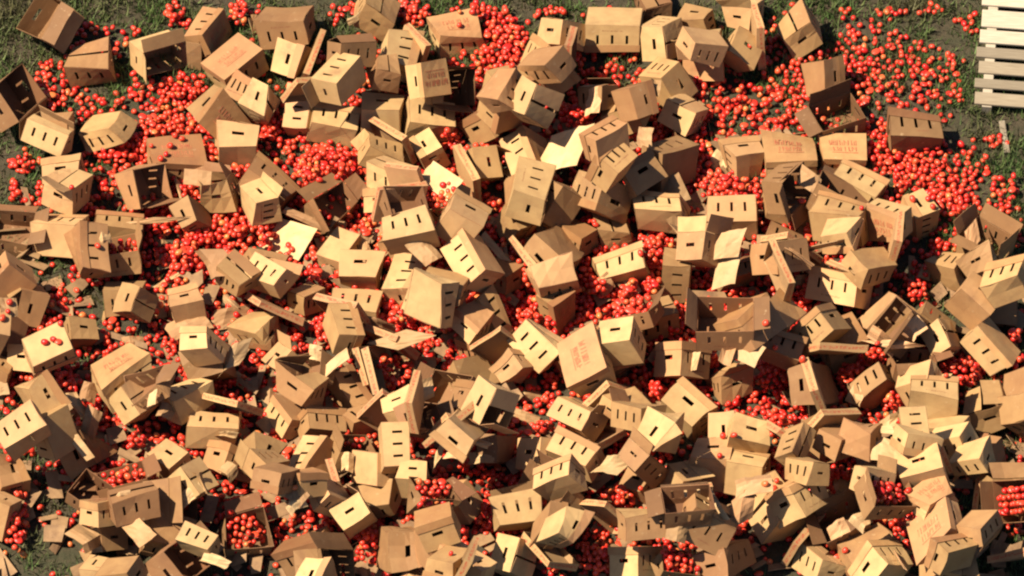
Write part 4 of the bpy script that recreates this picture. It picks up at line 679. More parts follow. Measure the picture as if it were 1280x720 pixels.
# torn flaps and scraps: four corners
FLAPS = [
('Fb',"sunlit loose cardboard flap, left of the big red-printed top carton",((-1.217,2.62,0.325),(-1.198,2.58,0.318),(-1.328,2.51,0.245),(-1.343,2.571,0.261))),
('Fm',"tan loose cardboard flap, upper right of the printed-top carton upper left",((-2.136,2.735,0.101),(-2.084,2.724,0.119),(-2.071,2.598,0.024),(-2.099,2.601,0.012))),
('Fb',"sunlit loose cardboard flap, upper right of the printed-top carton upper left",((-2.139,2.686,0.1),(-2.116,2.704,0.114),(-2.081,2.541,0.045),(-2.102,2.517,0.028))),
('Fb',"sunlit loose cardboard flap, lower right of the big red-printed top carton",((0.573,1.718,0.396),(0.716,1.712,0.464),(0.697,1.508,0.366),(0.573,1.517,0.308))),
('Wb',"small white paper scrap, upper left of the carton with dark red lid emblem",((-2.952,1.798,0.013),(-2.846,1.8,0.055),(-2.864,1.786,0.042),(-2.949,1.793,0.012))),
('Fm',"tan loose cardboard flap, upper left of the carton brimming with tomatoes",((1.205,1.658,0.602),(1.181,1.531,0.542),(1.11,1.559,0.565),(1.123,1.669,0.618))),
('Fb',"sunlit loose cardboard flap, upper left of the carton brimming with tomatoes",((1.122,1.232,0.526),(1.125,1.064,0.457),(0.996,1.121,0.418),(0.996,1.283,0.487))),
('Fb',"sunlit loose cardboard flap, above the carton brimming with tomatoes",((1.582,1.177,0.012),(1.641,1.361,0.122),(1.743,1.245,0.131),(1.7,1.068,0.032))),
('Fb',"sunlit loose cardboard flap, below the wide flat-topped cream carton",((2.112,0.575,0.623),(2.144,0.593,0.644),(2.288,0.681,0.744),(2.252,0.659,0.719))),
('Fm',"tan loose cardboard flap, lower right of the wide flat-topped cream carton",((2.321,0.844,0.556),(2.481,0.72,0.494),(2.437,0.582,0.451),(2.29,0.684,0.504))),
('Fb',"sunlit loose cardboard flap, right of the round heap of the tomatoes upper middle",((-0.762,0.656,0.576),(-0.631,0.766,0.676),(-0.387,0.515,0.736),(-0.521,0.389,0.63))),
('Fb',"sunlit loose cardboard flap, below the carton with dark red lid emblem",((-2.75,1.096,0.185),(-2.675,0.955,0.162),(-2.649,0.773,0.106),(-2.718,0.907,0.129))),
('Fm',"tan loose cardboard flap, left of the carton brimming with tomatoes",((1.118,0.839,0.24),(1.332,0.947,0.312),(1.431,0.723,0.247),(1.216,0.641,0.184))),
('Fm',"tan loose cardboard flap, lower right of the carton with dark red lid emblem",((-2.628,0.933,0.368),(-2.407,0.906,0.362),(-2.419,0.761,0.325),(-2.636,0.802,0.335))),
('Fb',"sunlit loose cardboard flap, above the wide blank cream panel",((0.296,1.29,0.377),(0.651,1.302,0.504),(0.514,0.984,0.348),(0.142,0.971,0.215))),
('Fm',"tan loose cardboard flap, nearest below the carton with dark red lid emblem",((-2.866,0.488,0.294),(-2.522,0.468,0.33),(-2.817,0.448,0.264),(-3.166,0.472,0.232))),
('Fm',"tan loose cardboard flap, lower left of the round heap of the tomatoes upper middle",((-1.803,0.589,0.314),(-1.489,0.495,0.217),(-1.525,0.438,0.185),(-1.843,0.545,0.29))),
('Fm',"tan loose cardboard flap, lower left of the carton brimming with tomatoes",((1.233,0.44,0.334),(1.364,0.509,0.352),(1.549,0.378,0.256),(1.403,0.292,0.232))),
('Fm',"tan loose cardboard flap, lower left of the carton with dark red lid emblem",((-3.336,0.155,0.594),(-3.222,0.194,0.595),(-3.181,0.068,0.515),(-3.337,0.016,0.515))),
('Fm',"tan loose cardboard flap, second nearest below the carton with dark red lid emblem",((-2.871,0.494,0.041),(-2.781,0.523,0.047),(-2.756,0.432,0.019),(-2.85,0.399,0.012))),
('Fm',"tan loose cardboard flap, above the cream lidded three-slot carton",((2.372,-0.038,0.597),(2.697,0.049,0.586),(2.68,0.005,0.562),(2.356,-0.076,0.576))),
('Fb',"sunlit loose cardboard flap, left of the black-bottomed cream carton",((-1.856,0.595,0.152),(-1.56,0.43,0.225),(-1.717,0.225,0.076),(-2.009,0.407,0.012))),
('Fb',"sunlit loose cardboard flap, nearest below the carton brimming with tomatoes",((1.659,0.088,0.611),(1.859,0.067,0.706),(1.784,-0.122,0.572),(1.553,-0.084,0.468))),
('Fb',"sunlit loose cardboard flap, left of the wide blank cream panel",((-0.217,0.374,0.262),(0.001,0.108,0.197),(-0.055,0.091,0.169),(-0.256,0.34,0.231))),
('Fm',"tan loose cardboard flap, above the curved white panel",((-0.841,-0.067,0.671),(-0.687,0.024,0.651),(-0.549,-0.12,0.563),(-0.678,-0.216,0.572))),
('Fm',"tan loose cardboard flap, right of the slanting white flap left of the centre",((-1.259,0.267,0.13),(-1.206,0.431,0.209),(-1.131,0.302,0.128),(-1.189,0.154,0.059))),
('Fm',"tan loose cardboard flap, upper left of the cream lidded three-slot carton",((2.158,-0.095,0.711),(2.429,-0.2,0.578),(2.396,-0.228,0.578),(2.136,-0.12,0.709))),
('Fm',"tan loose cardboard flap, left of the slanting white flap left of the centre",((-2.553,0.027,0.452),(-2.349,-0.034,0.571),(-2.212,-0.281,0.544),(-2.408,-0.24,0.421))),
('Fb',"sunlit loose cardboard flap, second nearest below the carton brimming with tomatoes",((1.632,-0.049,0.444),(1.824,-0.047,0.53),(1.77,-0.296,0.443),(1.58,-0.293,0.358))),
('Fb',"sunlit loose cardboard flap, upper right of the faint-printed carton at far left",((-2.893,-0.006,0.012),(-2.67,0.055,0.137),(-2.66,0.031,0.136),(-2.867,-0.025,0.02))),
('Fm',"tan loose cardboard flap, left of the cream lidded three-slot carton",((2.27,0.066,0.082),(2.369,0.073,0.09),(2.348,-0.02,0.018),(2.251,-0.024,0.012))),
('Fm',"tan loose cardboard flap, right of the wide blank cream panel",((0.649,-0.104,0.203),(0.761,-0.034,0.256),(0.829,-0.115,0.161),(0.738,-0.183,0.107))),
('Fb',"sunlit loose cardboard flap, right of the wide blank cream panel",((0.887,-0.026,0.117),(0.972,0.006,0.149),(1.035,-0.116,0.107),(0.956,-0.15,0.075))),
('Fm',"tan loose cardboard flap, upper left of the carton with long bright inner wall",((2.518,-0.073,0.484),(2.814,-0.242,0.493),(2.771,-0.258,0.468),(2.486,-0.105,0.453))),
('Fm',"tan loose cardboard flap, lower right of the lone carton by grass tomatoes",((3.622,0.35,0.287),(3.715,0.46,0.322),(3.75,0.302,0.236),(3.66,0.194,0.201))),
('Fm',"tan loose cardboard flap, second nearest upper right of the faint-printed carton at far left",((-2.793,-0.451,0.113),(-2.483,-0.342,0.162),(-2.38,-0.478,0.14),(-2.702,-0.587,0.091))),
('Fm',"tan loose cardboard flap, above the lidded cream carton left",((-2.37,-0.31,0.113),(-2.082,-0.232,0.095),(-2.109,-0.401,0.012),(-2.422,-0.468,0.041))),
('Fb',"sunlit loose cardboard flap, lower left of the slanting white flap left of the centre",((-2.352,-0.184,0.091),(-2.301,-0.127,0.128),(-2.175,-0.274,0.119),(-2.212,-0.3,0.097))),
('Fm',"tan loose cardboard flap, lower left of the black-bottomed cream carton",((-1.622,-0.393,0.094),(-1.563,-0.367,0.095),(-1.593,-0.513,0.012),(-1.628,-0.515,0.02))),
('Fb',"sunlit loose cardboard flap, lower right of the carton with long bright inner wall",((3.079,-0.786,0.494),(3.207,-0.703,0.577),(3.283,-0.825,0.561),(3.18,-0.918,0.486))),
('Fm',"tan loose cardboard flap, upper left of the faint-printed carton at far left",((-3.931,-0.605,0.646),(-3.92,-0.725,0.564),(-4.049,-0.769,0.591),(-4.066,-0.63,0.689))),
('Fm',"tan loose cardboard flap, below the carton with long bright inner wall",((2.817,-0.857,0.475),(3.022,-0.991,0.375),(3.075,-0.887,0.429),(2.872,-0.767,0.521))),
('Fm',"tan loose cardboard flap, nearest upper right of the faint-printed carton at far left",((-3.114,-0.555,0.082),(-2.935,-0.521,0.054),(-2.922,-0.694,0.012),(-3.08,-0.719,0.038))),
('Fb',"sunlit loose cardboard flap, lower left of the tomato clump left of the middle",((-1.618,-0.922,0.474),(-1.516,-0.963,0.491),(-1.515,-1.08,0.44),(-1.626,-1.031,0.423))),
('Fb',"sunlit loose cardboard flap, second nearest right of the carton with tan square end",((1.741,-1.233,0.692),(1.847,-1.106,0.778),(2.006,-1.219,0.8),(1.912,-1.354,0.715))),
('Fb',"sunlit loose cardboard flap, nearest below the carton with long bright inner wall",((3.047,-0.907,0.504),(3.284,-0.979,0.51),(3.008,-0.969,0.454),(2.76,-0.882,0.457))),
('Fm',"tan loose cardboard flap, below the curved white panel",((-0.909,-0.732,0.064),(-0.625,-0.829,0.178),(-0.637,-0.915,0.114),(-0.909,-0.811,0.012))),
('Fb',"sunlit loose cardboard flap, above the lidded cream carton left",((-2.255,-0.988,0.494),(-2.072,-0.911,0.562),(-2.184,-1.118,0.488),(-2.345,-1.211,0.423))),
('Fb',"sunlit loose cardboard flap, below the tomato clump left of the middle",((-1.502,-1.121,0.422),(-1.321,-0.997,0.524),(-1.294,-1.099,0.509),(-1.48,-1.21,0.407))),
('Fm',"tan loose cardboard flap, nearest lower left of the curved white panel",((-0.843,-0.793,0.485),(-0.6,-0.89,0.532),(-0.906,-0.931,0.391),(-1.16,-0.825,0.344))),
('Fm',"tan loose cardboard flap, second nearest lower left of the curved white panel",((-1.182,-0.555,0.376),(-0.911,-0.538,0.216),(-0.887,-0.589,0.17),(-1.141,-0.603,0.321))),
('Fb',"sunlit loose cardboard flap, nearest right of the carton with tan square end",((1.421,-0.954,0.394),(1.494,-0.974,0.429),(1.46,-1.089,0.341),(1.411,-1.087,0.313))),
('Fm',"tan loose cardboard flap, upper right of the lidded cream carton left",((-2.187,-0.903,0.094),(-2.09,-0.971,0.045),(-2.13,-1.051,0.012),(-2.227,-0.99,0.057))),
('Fm',"tan loose cardboard flap, right of the lidded cream carton left",((-2.046,-1.025,0.066),(-1.867,-1.02,0.037),(-1.871,-1.219,0.012),(-2.048,-1.204,0.043))),
('Fm',"tan loose cardboard flap, left of the faint-printed carton at far left",((-3.992,-1.201,0.17),(-4.162,-1.185,0.107),(-4.182,-1.085,0.162),(-4.019,-1.086,0.231))),
('Fm',"tan loose cardboard flap, right of the carton with tan square end",((1.631,-1.268,0.708),(1.714,-1.008,0.8),(1.811,-1.08,0.779),(1.725,-1.328,0.692))),
('Fm',"tan loose cardboard flap, nearest lower left of the faint-printed carton at far left",((-3.305,-1.349,0.234),(-3.435,-1.347,0.283),(-3.388,-1.196,0.339),(-3.266,-1.198,0.292))),
('Fb',"sunlit loose cardboard flap, second nearest below the carton with long bright inner wall",((2.633,-1.253,0.155),(2.707,-1.143,0.251),(2.826,-1.221,0.254),(2.754,-1.323,0.163))),
('Fb',"sunlit loose cardboard flap, lower right of the faint-printed carton at far left",((-2.873,-1.531,0.604),(-2.805,-1.504,0.639),(-2.818,-1.628,0.597),(-2.889,-1.636,0.567))),
('Fm',"tan loose cardboard flap, left of the lidded cream carton left",((-2.765,-1.431,0.39),(-2.644,-1.472,0.361),(-2.697,-1.605,0.377),(-2.82,-1.6,0.408))),
('Fm',"tan loose cardboard flap, upper right of the slotted column carton bottom centre",((-0.741,-1.551,0.781),(-0.633,-1.497,0.808),(-0.61,-1.642,0.73),(-0.744,-1.714,0.693))),
('Fm',"tan loose cardboard flap, nearest left of the pale three-slot carton at centre bottom",((0.018,-1.066,0.073),(0.253,-1.067,0.065),(0.271,-1.181,0.012),(0.028,-1.16,0.029))),
('Fm',"tan loose cardboard flap, second nearest left of the pale three-slot carton at centre bottom",((-0.004,-1.278,0.114),(0.229,-1.336,0.05),(0.208,-1.401,0.012),(-0.008,-1.356,0.065))),
('Fb',"sunlit loose cardboard flap, lower right of the lidded cream carton left",((-2.357,-1.647,0.271),(-2.169,-1.702,0.332),(-2.224,-1.727,0.302),(-2.397,-1.661,0.25))),
('Fm',"tan loose cardboard flap, fifth nearest lower left of the faint-printed carton at far left",((-3.936,-2.093,0.694),(-3.983,-1.976,0.779),(-3.803,-2.013,0.836),(-3.765,-2.119,0.757))),
('Fb',"sunlit loose cardboard flap, second nearest right of the slotted column carton bottom centre",((-0.445,-2.099,0.805),(-0.326,-2.131,0.848),(-0.421,-2.28,0.744),(-0.56,-2.239,0.695))),
('Fb',"sunlit loose cardboard flap, third nearest right of the slotted column carton bottom centre",((-0.423,-2.002,0.73),(-0.171,-2.135,0.784),(-0.215,-2.175,0.758),(-0.498,-2.033,0.695))),
('Fb',"sunlit loose cardboard flap, second nearest above the carton spilling tomatoes lower right",((2.682,-1.91,0.694),(2.985,-2.007,0.813),(3.021,-2.092,0.805),(2.727,-1.975,0.696))),
('Fm',"tan loose cardboard flap, third nearest lower left of the faint-printed carton at far left",((-3.43,-1.693,0.281),(-3.362,-1.496,0.426),(-3.244,-1.553,0.39),(-3.316,-1.745,0.25))),
('Fm',"tan loose cardboard flap, second nearest lower left of the faint-printed carton at far left",((-3.474,-1.388,0.458),(-3.331,-1.592,0.375),(-3.402,-1.607,0.345),(-3.551,-1.391,0.433))),
('Fb',"sunlit loose cardboard flap, below the faint-printed carton at far left",((-3.261,-1.544,0.048),(-3.189,-1.511,0.081),(-3.101,-1.724,0.048),(-3.201,-1.737,0.012))),
('Fm',"tan loose cardboard flap, fourth nearest lower left of the faint-printed carton at far left",((-3.361,-2.028,0.377),(-3.517,-1.855,0.456),(-3.432,-1.835,0.479),(-3.295,-2.005,0.399))),
('Fb',"sunlit loose cardboard flap, nearest above the carton spilling tomatoes lower right",((2.817,-2.246,0.695),(2.836,-2.034,0.756),(3.093,-2.146,0.797),(3.088,-2.342,0.745))),
('Fb',"sunlit loose cardboard flap, third nearest above the carton spilling tomatoes lower right",((2.876,-1.924,0.761),(3.03,-1.885,0.84),(3.007,-1.984,0.777),(2.859,-2.034,0.694))),
('Fb',"sunlit loose cardboard flap, fourth nearest right of the slotted column carton bottom centre",((-0.347,-1.833,0.243),(-0.148,-1.866,0.309),(-0.142,-1.961,0.277),(-0.363,-1.924,0.203))),
('Fb',"sunlit loose cardboard flap, nearest right of the slotted column carton bottom centre",((-0.606,-1.96,0.403),(-0.527,-1.864,0.474),(-0.559,-1.998,0.405),(-0.638,-2.103,0.33))),
('Fb',"sunlit loose cardboard flap, left of the slotted column carton bottom centre",((-1.355,-1.901,0.343),(-1.249,-1.927,0.348),(-1.265,-2.07,0.301),(-1.364,-2.043,0.298))),
('Fb',"sunlit loose cardboard flap, below the tall upright slotted carton",((0.747,-2.112,0.568),(0.936,-2.153,0.617),(0.815,-2.278,0.54),(0.609,-2.225,0.489))),
('Fm',"tan loose cardboard flap, nearest below the lidded cream carton left",((-2.265,-2.088,0.392),(-2.224,-2.001,0.388),(-2.135,-2.054,0.307),(-2.165,-2.155,0.298))),
('Fm',"tan loose cardboard flap, upper left of the carton spilling tomatoes lower right",((2.547,-1.954,0.062),(2.673,-1.964,0.049),(2.65,-2.105,0.012),(2.55,-2.107,0.02))),
('Fm',"tan loose cardboard flap, lower left of the slotted column carton bottom centre",((-1.786,-2.635,0.724),(-1.693,-2.498,0.751),(-1.587,-2.626,0.72),(-1.671,-2.743,0.697))),
('Fb',"sunlit loose cardboard flap, nearest below the lidded cream carton left",((-2.667,-2.529,0.538),(-2.485,-2.433,0.662),(-2.429,-2.516,0.64),(-2.62,-2.624,0.506))),
('Fm',"tan loose cardboard flap, second nearest below the lidded cream carton left",((-2.524,-2.408,0.715),(-2.432,-2.388,0.703),(-2.381,-2.502,0.569),(-2.437,-2.502,0.588))),
('Fb',"sunlit loose cardboard flap, lower left of the slotted column carton bottom centre",((-1.8,-2.697,0.697),(-1.66,-2.617,0.759),(-1.635,-2.704,0.754),(-1.749,-2.791,0.7))),
('Fb',"sunlit loose cardboard flap, lower left of the lidded cream carton left",((-2.991,-2.686,0.75),(-3.115,-2.685,0.697),(-3.137,-2.619,0.714),(-3.029,-2.585,0.775))),
('Fm',"tan loose cardboard flap, second nearest right of the square-fronted carton at the bottom",((1.72,-2.677,0.733),(1.922,-2.554,0.816),(1.884,-2.803,0.677),(1.676,-2.911,0.602))),
('Fb',"sunlit loose cardboard flap, right of the square-fronted carton at the bottom",((1.738,-2.503,0.759),(2.004,-2.502,0.855),(2.035,-2.639,0.808),(1.75,-2.658,0.696))),
('Fb',"sunlit loose cardboard flap, nearest left of the carton spilling tomatoes lower right",((2.625,-2.849,0.698),(2.728,-2.794,0.76),(2.798,-2.887,0.76),(2.728,-2.973,0.701))),
('Fb',"sunlit loose cardboard flap, upper right of the square-fronted carton at the bottom",((1.547,-2.597,0.806),(1.705,-2.892,0.763),(1.419,-2.839,0.697),(1.265,-2.522,0.748))),
('Fb',"sunlit loose cardboard flap, second nearest left of the carton spilling tomatoes lower right",((2.465,-2.691,0.389),(2.606,-2.636,0.451),(2.658,-2.75,0.418),(2.505,-2.818,0.347))),
('Fm',"tan loose cardboard flap, nearest right of the square-fronted carton at the bottom",((1.24,-2.939,0.81),(1.402,-2.946,0.749),(1.359,-3.068,0.666),(1.205,-3.06,0.725))),
('Fm',"tan loose cardboard flap, nearest lower left of the lidded cream carton left",((-2.949,-2.736,0.607),(-2.79,-2.901,0.575),(-2.927,-2.993,0.522),(-3.082,-2.798,0.565))),
('Fm',"tan loose cardboard flap, second nearest lower left of the lidded cream carton left",((-3.324,-2.638,0.443),(-3.18,-2.77,0.299),(-3.329,-2.918,0.362),(-3.475,-2.81,0.499))),
('Fb',"sunlit loose cardboard flap, second nearest below the lidded cream carton left",((-2.266,-3.32,0.699),(-2.474,-3.181,0.635),(-2.412,-3.122,0.674),(-2.201,-3.285,0.734))),
('Fb',"sunlit loose cardboard flap, lower left of the two-line red-printed carton",((2.977,-3.019,0.559),(3.007,-3.052,0.559),(3.105,-3.24,0.539),(3.056,-3.186,0.539)))]
# spilled tomatoes: where, centre, half axes, density
SPILLS = [
("top left corner",(-3.37,2.47),0.26,0.24,0.30,0.09),
("top left corner",(-3.55,1.8),0.38,0.15,0.50,0.09),
("top left corner",(-2.9,1.43),0.19,0.20,0.80,0.09),
("top left corner",(-3.75,2.05),0.19,0.24,0.50,0.09),
("top left corner",(-2.74,2.8),0.08,0.11,0.90,0.09),
("top left corner",(-3.06,2.62),0.05,0.04,0.70,0.09),
("top left corner",(-2.21,2.8),0.09,0.13,0.90,0.09),
("top left corner",(-2.66,1.97),0.23,0.18,1.00,0.09),
("top left corner",(-2.76,1.65),0.24,0.16,1.00,0.09),
("top left corner",(-2.48,1.56),0.08,0.08,0.90,0.09),
("top left corner",(-3.04,2.05),0.06,0.16,0.30,0.09),
("top left corner",(-3.01,1.95),0.04,0.05,0.50,0.09),
("top left corner",(-2.6,2.72),0.10,0.08,0.30,0.09),
("top left corner",(-2.91,1.72),0.10,0.16,0.30,0.09),
("far left edge",(-3.66,0.82),0.32,0.24,0.70,0.10),
("far left edge",(-3.33,0.16),0.19,0.16,0.80,0.10),
("far left edge",(-3.71,-0.32),0.26,0.32,0.60,0.10),
("far left edge",(-3.16,1.37),0.27,0.10,0.90,0.10),
("far left edge",(-3.9,1.25),0.13,0.08,0.90,0.10),
("far left edge",(-3,1.49),0.05,0.05,0.90,0.10),
("far left edge",(-3.14,0.44),0.19,0.08,1.00,0.10),
("far left edge",(-3.98,0.82),0.06,0.32,0.60,0.10),
("far left edge",(-3.99,-0.32),0.06,0.41,0.80,0.10),
("far left edge",(-3.99,-1.61),0.05,0.97,0.70,0.10),
("far left edge",(-3.18,1.02),0.06,0.05,0.80,0.10),
("upper left",(-2.29,1.18),0.19,0.24,0.70,0.12),
("upper left",(-2.73,0.9),0.26,0.32,0.60,0.12),
("upper left",(-2,1.1),0.13,0.16,0.60,0.12),
("upper left",(-2.88,-0.16),0.19,0.16,0.50,0.12),
("upper left",(-2.04,2.76),0.06,0.16,0.90,0.12),
("upper left",(-2.04,2.22),0.06,0.06,0.90,0.12),
("upper left",(-1.94,1.65),0.10,0.15,0.90,0.12),
("upper left",(-2.25,0.59),0.23,0.16,1.00,0.12),
("upper left",(-2.5,0.49),0.13,0.10,1.00,0.12),
("upper left",(-2.64,0.28),0.14,0.13,1.00,0.12),
("upper left",(-2.87,0.24),0.07,0.06,0.70,0.12),
("upper left",(-2.73,0.68),0.19,0.06,0.90,0.12),
("upper left",(-2.18,0.75),0.09,0.06,0.80,0.12),
("upper left",(-2.72,0.33),0.14,0.11,0.60,0.12),
("upper left",(-2.38,1.35),0.09,0.11,0.90,0.12),
("upper left",(-2.67,1.13),0.05,0.10,0.70,0.12),
("upper left",(-3.17,0.1),0.06,0.05,0.70,0.12),
("top middle",(-0.78,2.8),0.16,0.11,1.00,0.08),
("top middle",(-0.1,2.51),0.14,0.34,1.10,0.08),
("top middle",(-0.32,2.8),0.20,0.11,1.00,0.08),
("top middle",(0,2.47),0.14,0.21,1.00,0.08),
("top middle",(-0.91,2.87),0.19,0.06,0.80,0.08),
("top middle",(-0.26,2.08),0.05,0.05,0.80,0.08),
("top middle",(0.32,2.8),0.13,0.08,0.80,0.08),
("top middle",(-1.23,2.87),0.16,0.05,0.60,0.08),
("top middle",(-1.43,2.8),0.06,0.10,0.70,0.08),
("heap in the upper middle",(-1.48,1.27),0.20,0.16,1.30,0.20),
("heap in the upper middle",(-1.64,1.13),0.13,0.12,1.20,0.20),
("heap in the upper middle",(-0.52,1.57),0.06,0.06,0.90,0.20),
("heap in the upper middle",(-1.35,1.18),0.10,0.10,1.20,0.20),
("heap left of centre",(-1.48,-0.42),0.09,0.15,1.20,0.20),
("heap left of centre",(-0.89,-0.31),0.10,0.10,1.00,0.20),
("heap left of centre",(-0.7,-0.32),0.08,0.06,1.00,0.20),
("heap left of centre",(-1.02,-0.81),0.08,0.21,1.00,0.20),
("heap left of centre",(-0.92,-0.97),0.10,0.06,1.00,0.20),
("heap left of centre",(-1.53,-0.94),0.05,0.05,0.90,0.20),
("heap left of centre",(-1.35,-1.38),0.05,0.05,0.90,0.20),
("heap left of centre",(-1.57,0.12),0.04,0.10,0.90,0.20),
("heap left of centre",(-1.19,0.61),0.03,0.10,0.90,0.20),
("heap left of centre",(-1.99,0.57),0.08,0.16,0.80,0.20),
("around the brimming carton",(0.64,0.61),0.17,0.10,1.10,0.20),
("around the brimming carton",(1.14,0.37),0.17,0.16,1.10,0.20),
("around the brimming carton",(1.7,1.02),0.24,0.12,1.20,0.20),
("around the brimming carton",(0.52,1.76),0.14,0.16,1.00,0.20),
("around the brimming carton",(0.67,0.04),0.10,0.06,1.00,0.20),
("around the brimming carton",(1.15,0.02),0.09,0.13,1.00,0.20),
("around the brimming carton",(0.16,-0.32),0.09,0.10,1.00,0.20),
("around the brimming carton",(1.96,0.9),0.06,0.15,0.80,0.20),
("around the brimming carton",(0.38,0.24),0.06,0.08,0.60,0.20),
("on the grass by the pallet",(3.85,0.49),0.15,0.28,0.40,0.03),
("on the grass by the pallet",(3.16,1.31),0.29,0.21,0.90,0.03),
("on the grass by the pallet",(3.38,1.05),0.33,0.21,1.00,0.03),
("on the grass by the pallet",(3.57,0.8),0.23,0.16,1.00,0.03),
("on the grass by the pallet",(3.02,1.45),0.09,0.21,0.90,0.03),
("on the grass by the pallet",(3.7,1.23),0.19,0.08,0.40,0.03),
("on the grass by the pallet",(3.92,0.83),0.14,0.15,0.50,0.03),
("on the grass by the pallet",(3.46,0.31),0.16,0.16,1.00,0.03),
("on the grass by the pallet",(2.79,0.61),0.05,0.21,1.00,0.03),
("on the grass by the pallet",(3.99,0.57),0.12,0.15,0.80,0.03),
("on the grass by the pallet",(3.87,1.49),0.08,0.07,0.80,0.03),
("on the grass by the pallet",(3.96,1.02),0.12,0.08,0.40,0.03),
("on the grass by the pallet",(4.04,0.16),0.05,0.12,0.90,0.03),
("on the grass by the pallet",(3.27,0.12),0.09,0.10,1.00,0.03),
("on the grass by the pallet",(3.87,0.08),0.09,0.05,0.50,0.03),
("top right corner",(3.73,2.72),0.13,0.11,0.70,0.03),
("top right corner",(3.08,2.82),0.10,0.05,0.50,0.03),
("top right corner",(3.38,2.83),0.10,0.05,0.50,0.03),
("top right corner",(2.34,2.84),0.08,0.08,0.80,0.03),
("top right corner",(2.73,2.76),0.06,0.13,0.70,0.03),
("top right corner",(3.44,2.87),0.09,0.05,0.50,0.03),
("top right corner",(2.91,2.3),0.38,0.41,0.40,0.03),
("top right corner",(3.43,2.13),0.26,0.32,0.30,0.03),
("top right corner",(2.39,2.13),0.26,0.32,0.80,0.03),
("top right corner",(1.42,2.18),0.26,0.24,0.80,0.03),
("top right corner",(2.21,2.72),0.13,0.10,0.70,0.03),
("top right corner",(2.07,2.47),0.19,0.16,0.70,0.03),
("middle right",(1.54,0.49),0.13,0.32,0.70,0.20),
("middle right",(2.04,-0.49),0.19,0.16,0.80,0.20),
("middle right",(2.84,-0.65),0.19,0.16,0.70,0.20),
("middle right",(0.13,0.24),0.13,0.24,0.70,0.20),
("middle right",(-0.26,-0.65),0.13,0.24,0.50,0.20),
("middle right",(2.38,0.86),0.08,0.07,1.00,0.20),
("middle right",(0.7,0),0.10,0.10,1.00,0.20),
("middle right",(0.93,-0.04),0.09,0.11,1.00,0.20),
("middle right",(1.16,-0.2),0.08,0.21,1.00,0.20),
("middle right",(1.44,-0.32),0.08,0.15,1.00,0.20),
("middle right",(0.19,-0.2),0.08,0.13,1.00,0.20),
("middle right",(0.33,-0.32),0.09,0.11,1.00,0.20),
("middle right",(1.15,-1.05),0.06,0.11,1.00,0.20),
("middle right",(0.25,-1.41),0.10,0.05,1.00,0.20),
("middle right",(2.07,-0.85),0.17,0.21,1.10,0.20),
("middle right",(2.2,-0.77),0.16,0.13,1.10,0.20),
("middle right",(2.23,-1.13),0.10,0.13,1.10,0.20),
("middle right",(2.74,-0.87),0.17,0.11,1.00,0.20),
("middle right",(3.23,-0.04),0.09,0.11,1.00,0.20),
("middle right",(1.59,-0.69),0.05,0.11,0.90,0.20),
("right edge",(3.57,-0.85),0.17,0.15,1.00,0.20),
("right edge",(3.85,-1.01),0.06,0.06,0.80,0.20),
("right edge",(4.01,-0.49),0.06,0.07,0.90,0.20),
("right edge",(3.02,-1.15),0.06,0.07,0.90,0.20),
("right edge",(3.37,-1.25),0.06,0.04,0.90,0.20),
("right edge",(2.16,-1.33),0.09,0.06,0.90,0.20),
("right edge",(4.04,-0.97),0.06,0.32,0.60,0.20),
("bottom left",(-3.12,-1.89),0.18,0.11,1.10,0.20),
("bottom left",(-2.97,-1.55),0.08,0.07,1.00,0.20),
("bottom left",(-3.69,-0.97),0.26,0.16,0.70,0.20),
("bottom left",(-3.92,-2.25),0.09,0.41,0.70,0.20),
("bottom left",(-2.15,-2.41),0.19,0.24,0.70,0.20),
("bottom left",(-2.65,-2.64),0.13,0.16,0.70,0.20),
("bottom middle",(-1.27,-1.61),0.19,0.24,0.60,0.20),
("bottom middle",(-0.76,-1.45),0.13,0.16,0.60,0.20),
("bottom middle",(-1.84,-1.93),0.19,0.16,0.60,0.20),
("bottom middle",(-0.61,-2.03),0.14,0.11,1.20,0.20),
("bottom middle",(-0.39,-1.73),0.05,0.11,1.00,0.20),
("bottom middle",(-0.41,-2.45),0.06,0.07,1.00,0.20),
("bottom middle",(-0.13,-2.72),0.06,0.07,0.90,0.20),
("bottom middle",(-0.19,-2.25),0.14,0.19,0.80,0.20),
("bottom middle",(0.32,-2.64),0.12,0.18,0.80,0.20),
("bottom middle",(-1.17,-2.56),0.15,0.19,0.70,0.20),
("bottom middle",(-0.51,-2.64),0.19,0.16,0.70,0.20),
("bottom right",(2.03,-2.01),0.19,0.16,0.60,0.20),
("bottom right",(1.65,-1.61),0.13,0.16,0.60,0.20),
("bottom right",(3.49,-1.61),0.19,0.16,0.60,0.20),
("bottom right",(0.38,-2.25),0.19,0.16,0.70,0.20),
("bottom right",(2.65,-2.64),0.26,0.13,0.60,0.20),
("bottom right",(0.85,-2.13),0.13,0.12,1.10,0.20),
("bottom right",(1.29,-2.71),0.15,0.12,1.20,0.20),
("bottom right",(0.68,-2.71),0.14,0.16,1.10,0.20),
("bottom right",(1.38,-1.81),0.06,0.06,1.00,0.20),
("bottom right",(1.05,-1.93),0.14,0.10,0.90,0.20),
("bottom right",(2.38,-1.69),0.06,0.18,1.00,0.20),
("bottom right",(2.41,-2.03),0.14,0.09,1.10,0.20),
("bottom right",(3.02,-2.27),0.23,0.13,1.20,0.20),
("bottom right",(3.1,-2.42),0.14,0.11,1.10,0.20),
("bottom right",(3.16,-2.64),0.08,0.15,1.00,0.20),
("bottom right",(3.97,-2.29),0.09,0.16,1.10,0.20),
("bottom right",(2.54,-1.89),0.10,0.05,1.00,0.20),
("gaps of the pile",(0,0.9),3.58,1.54,0.29,0.00),
("gaps of the pile",(0,-1.29),4.22,1.62,0.28,0.00)]

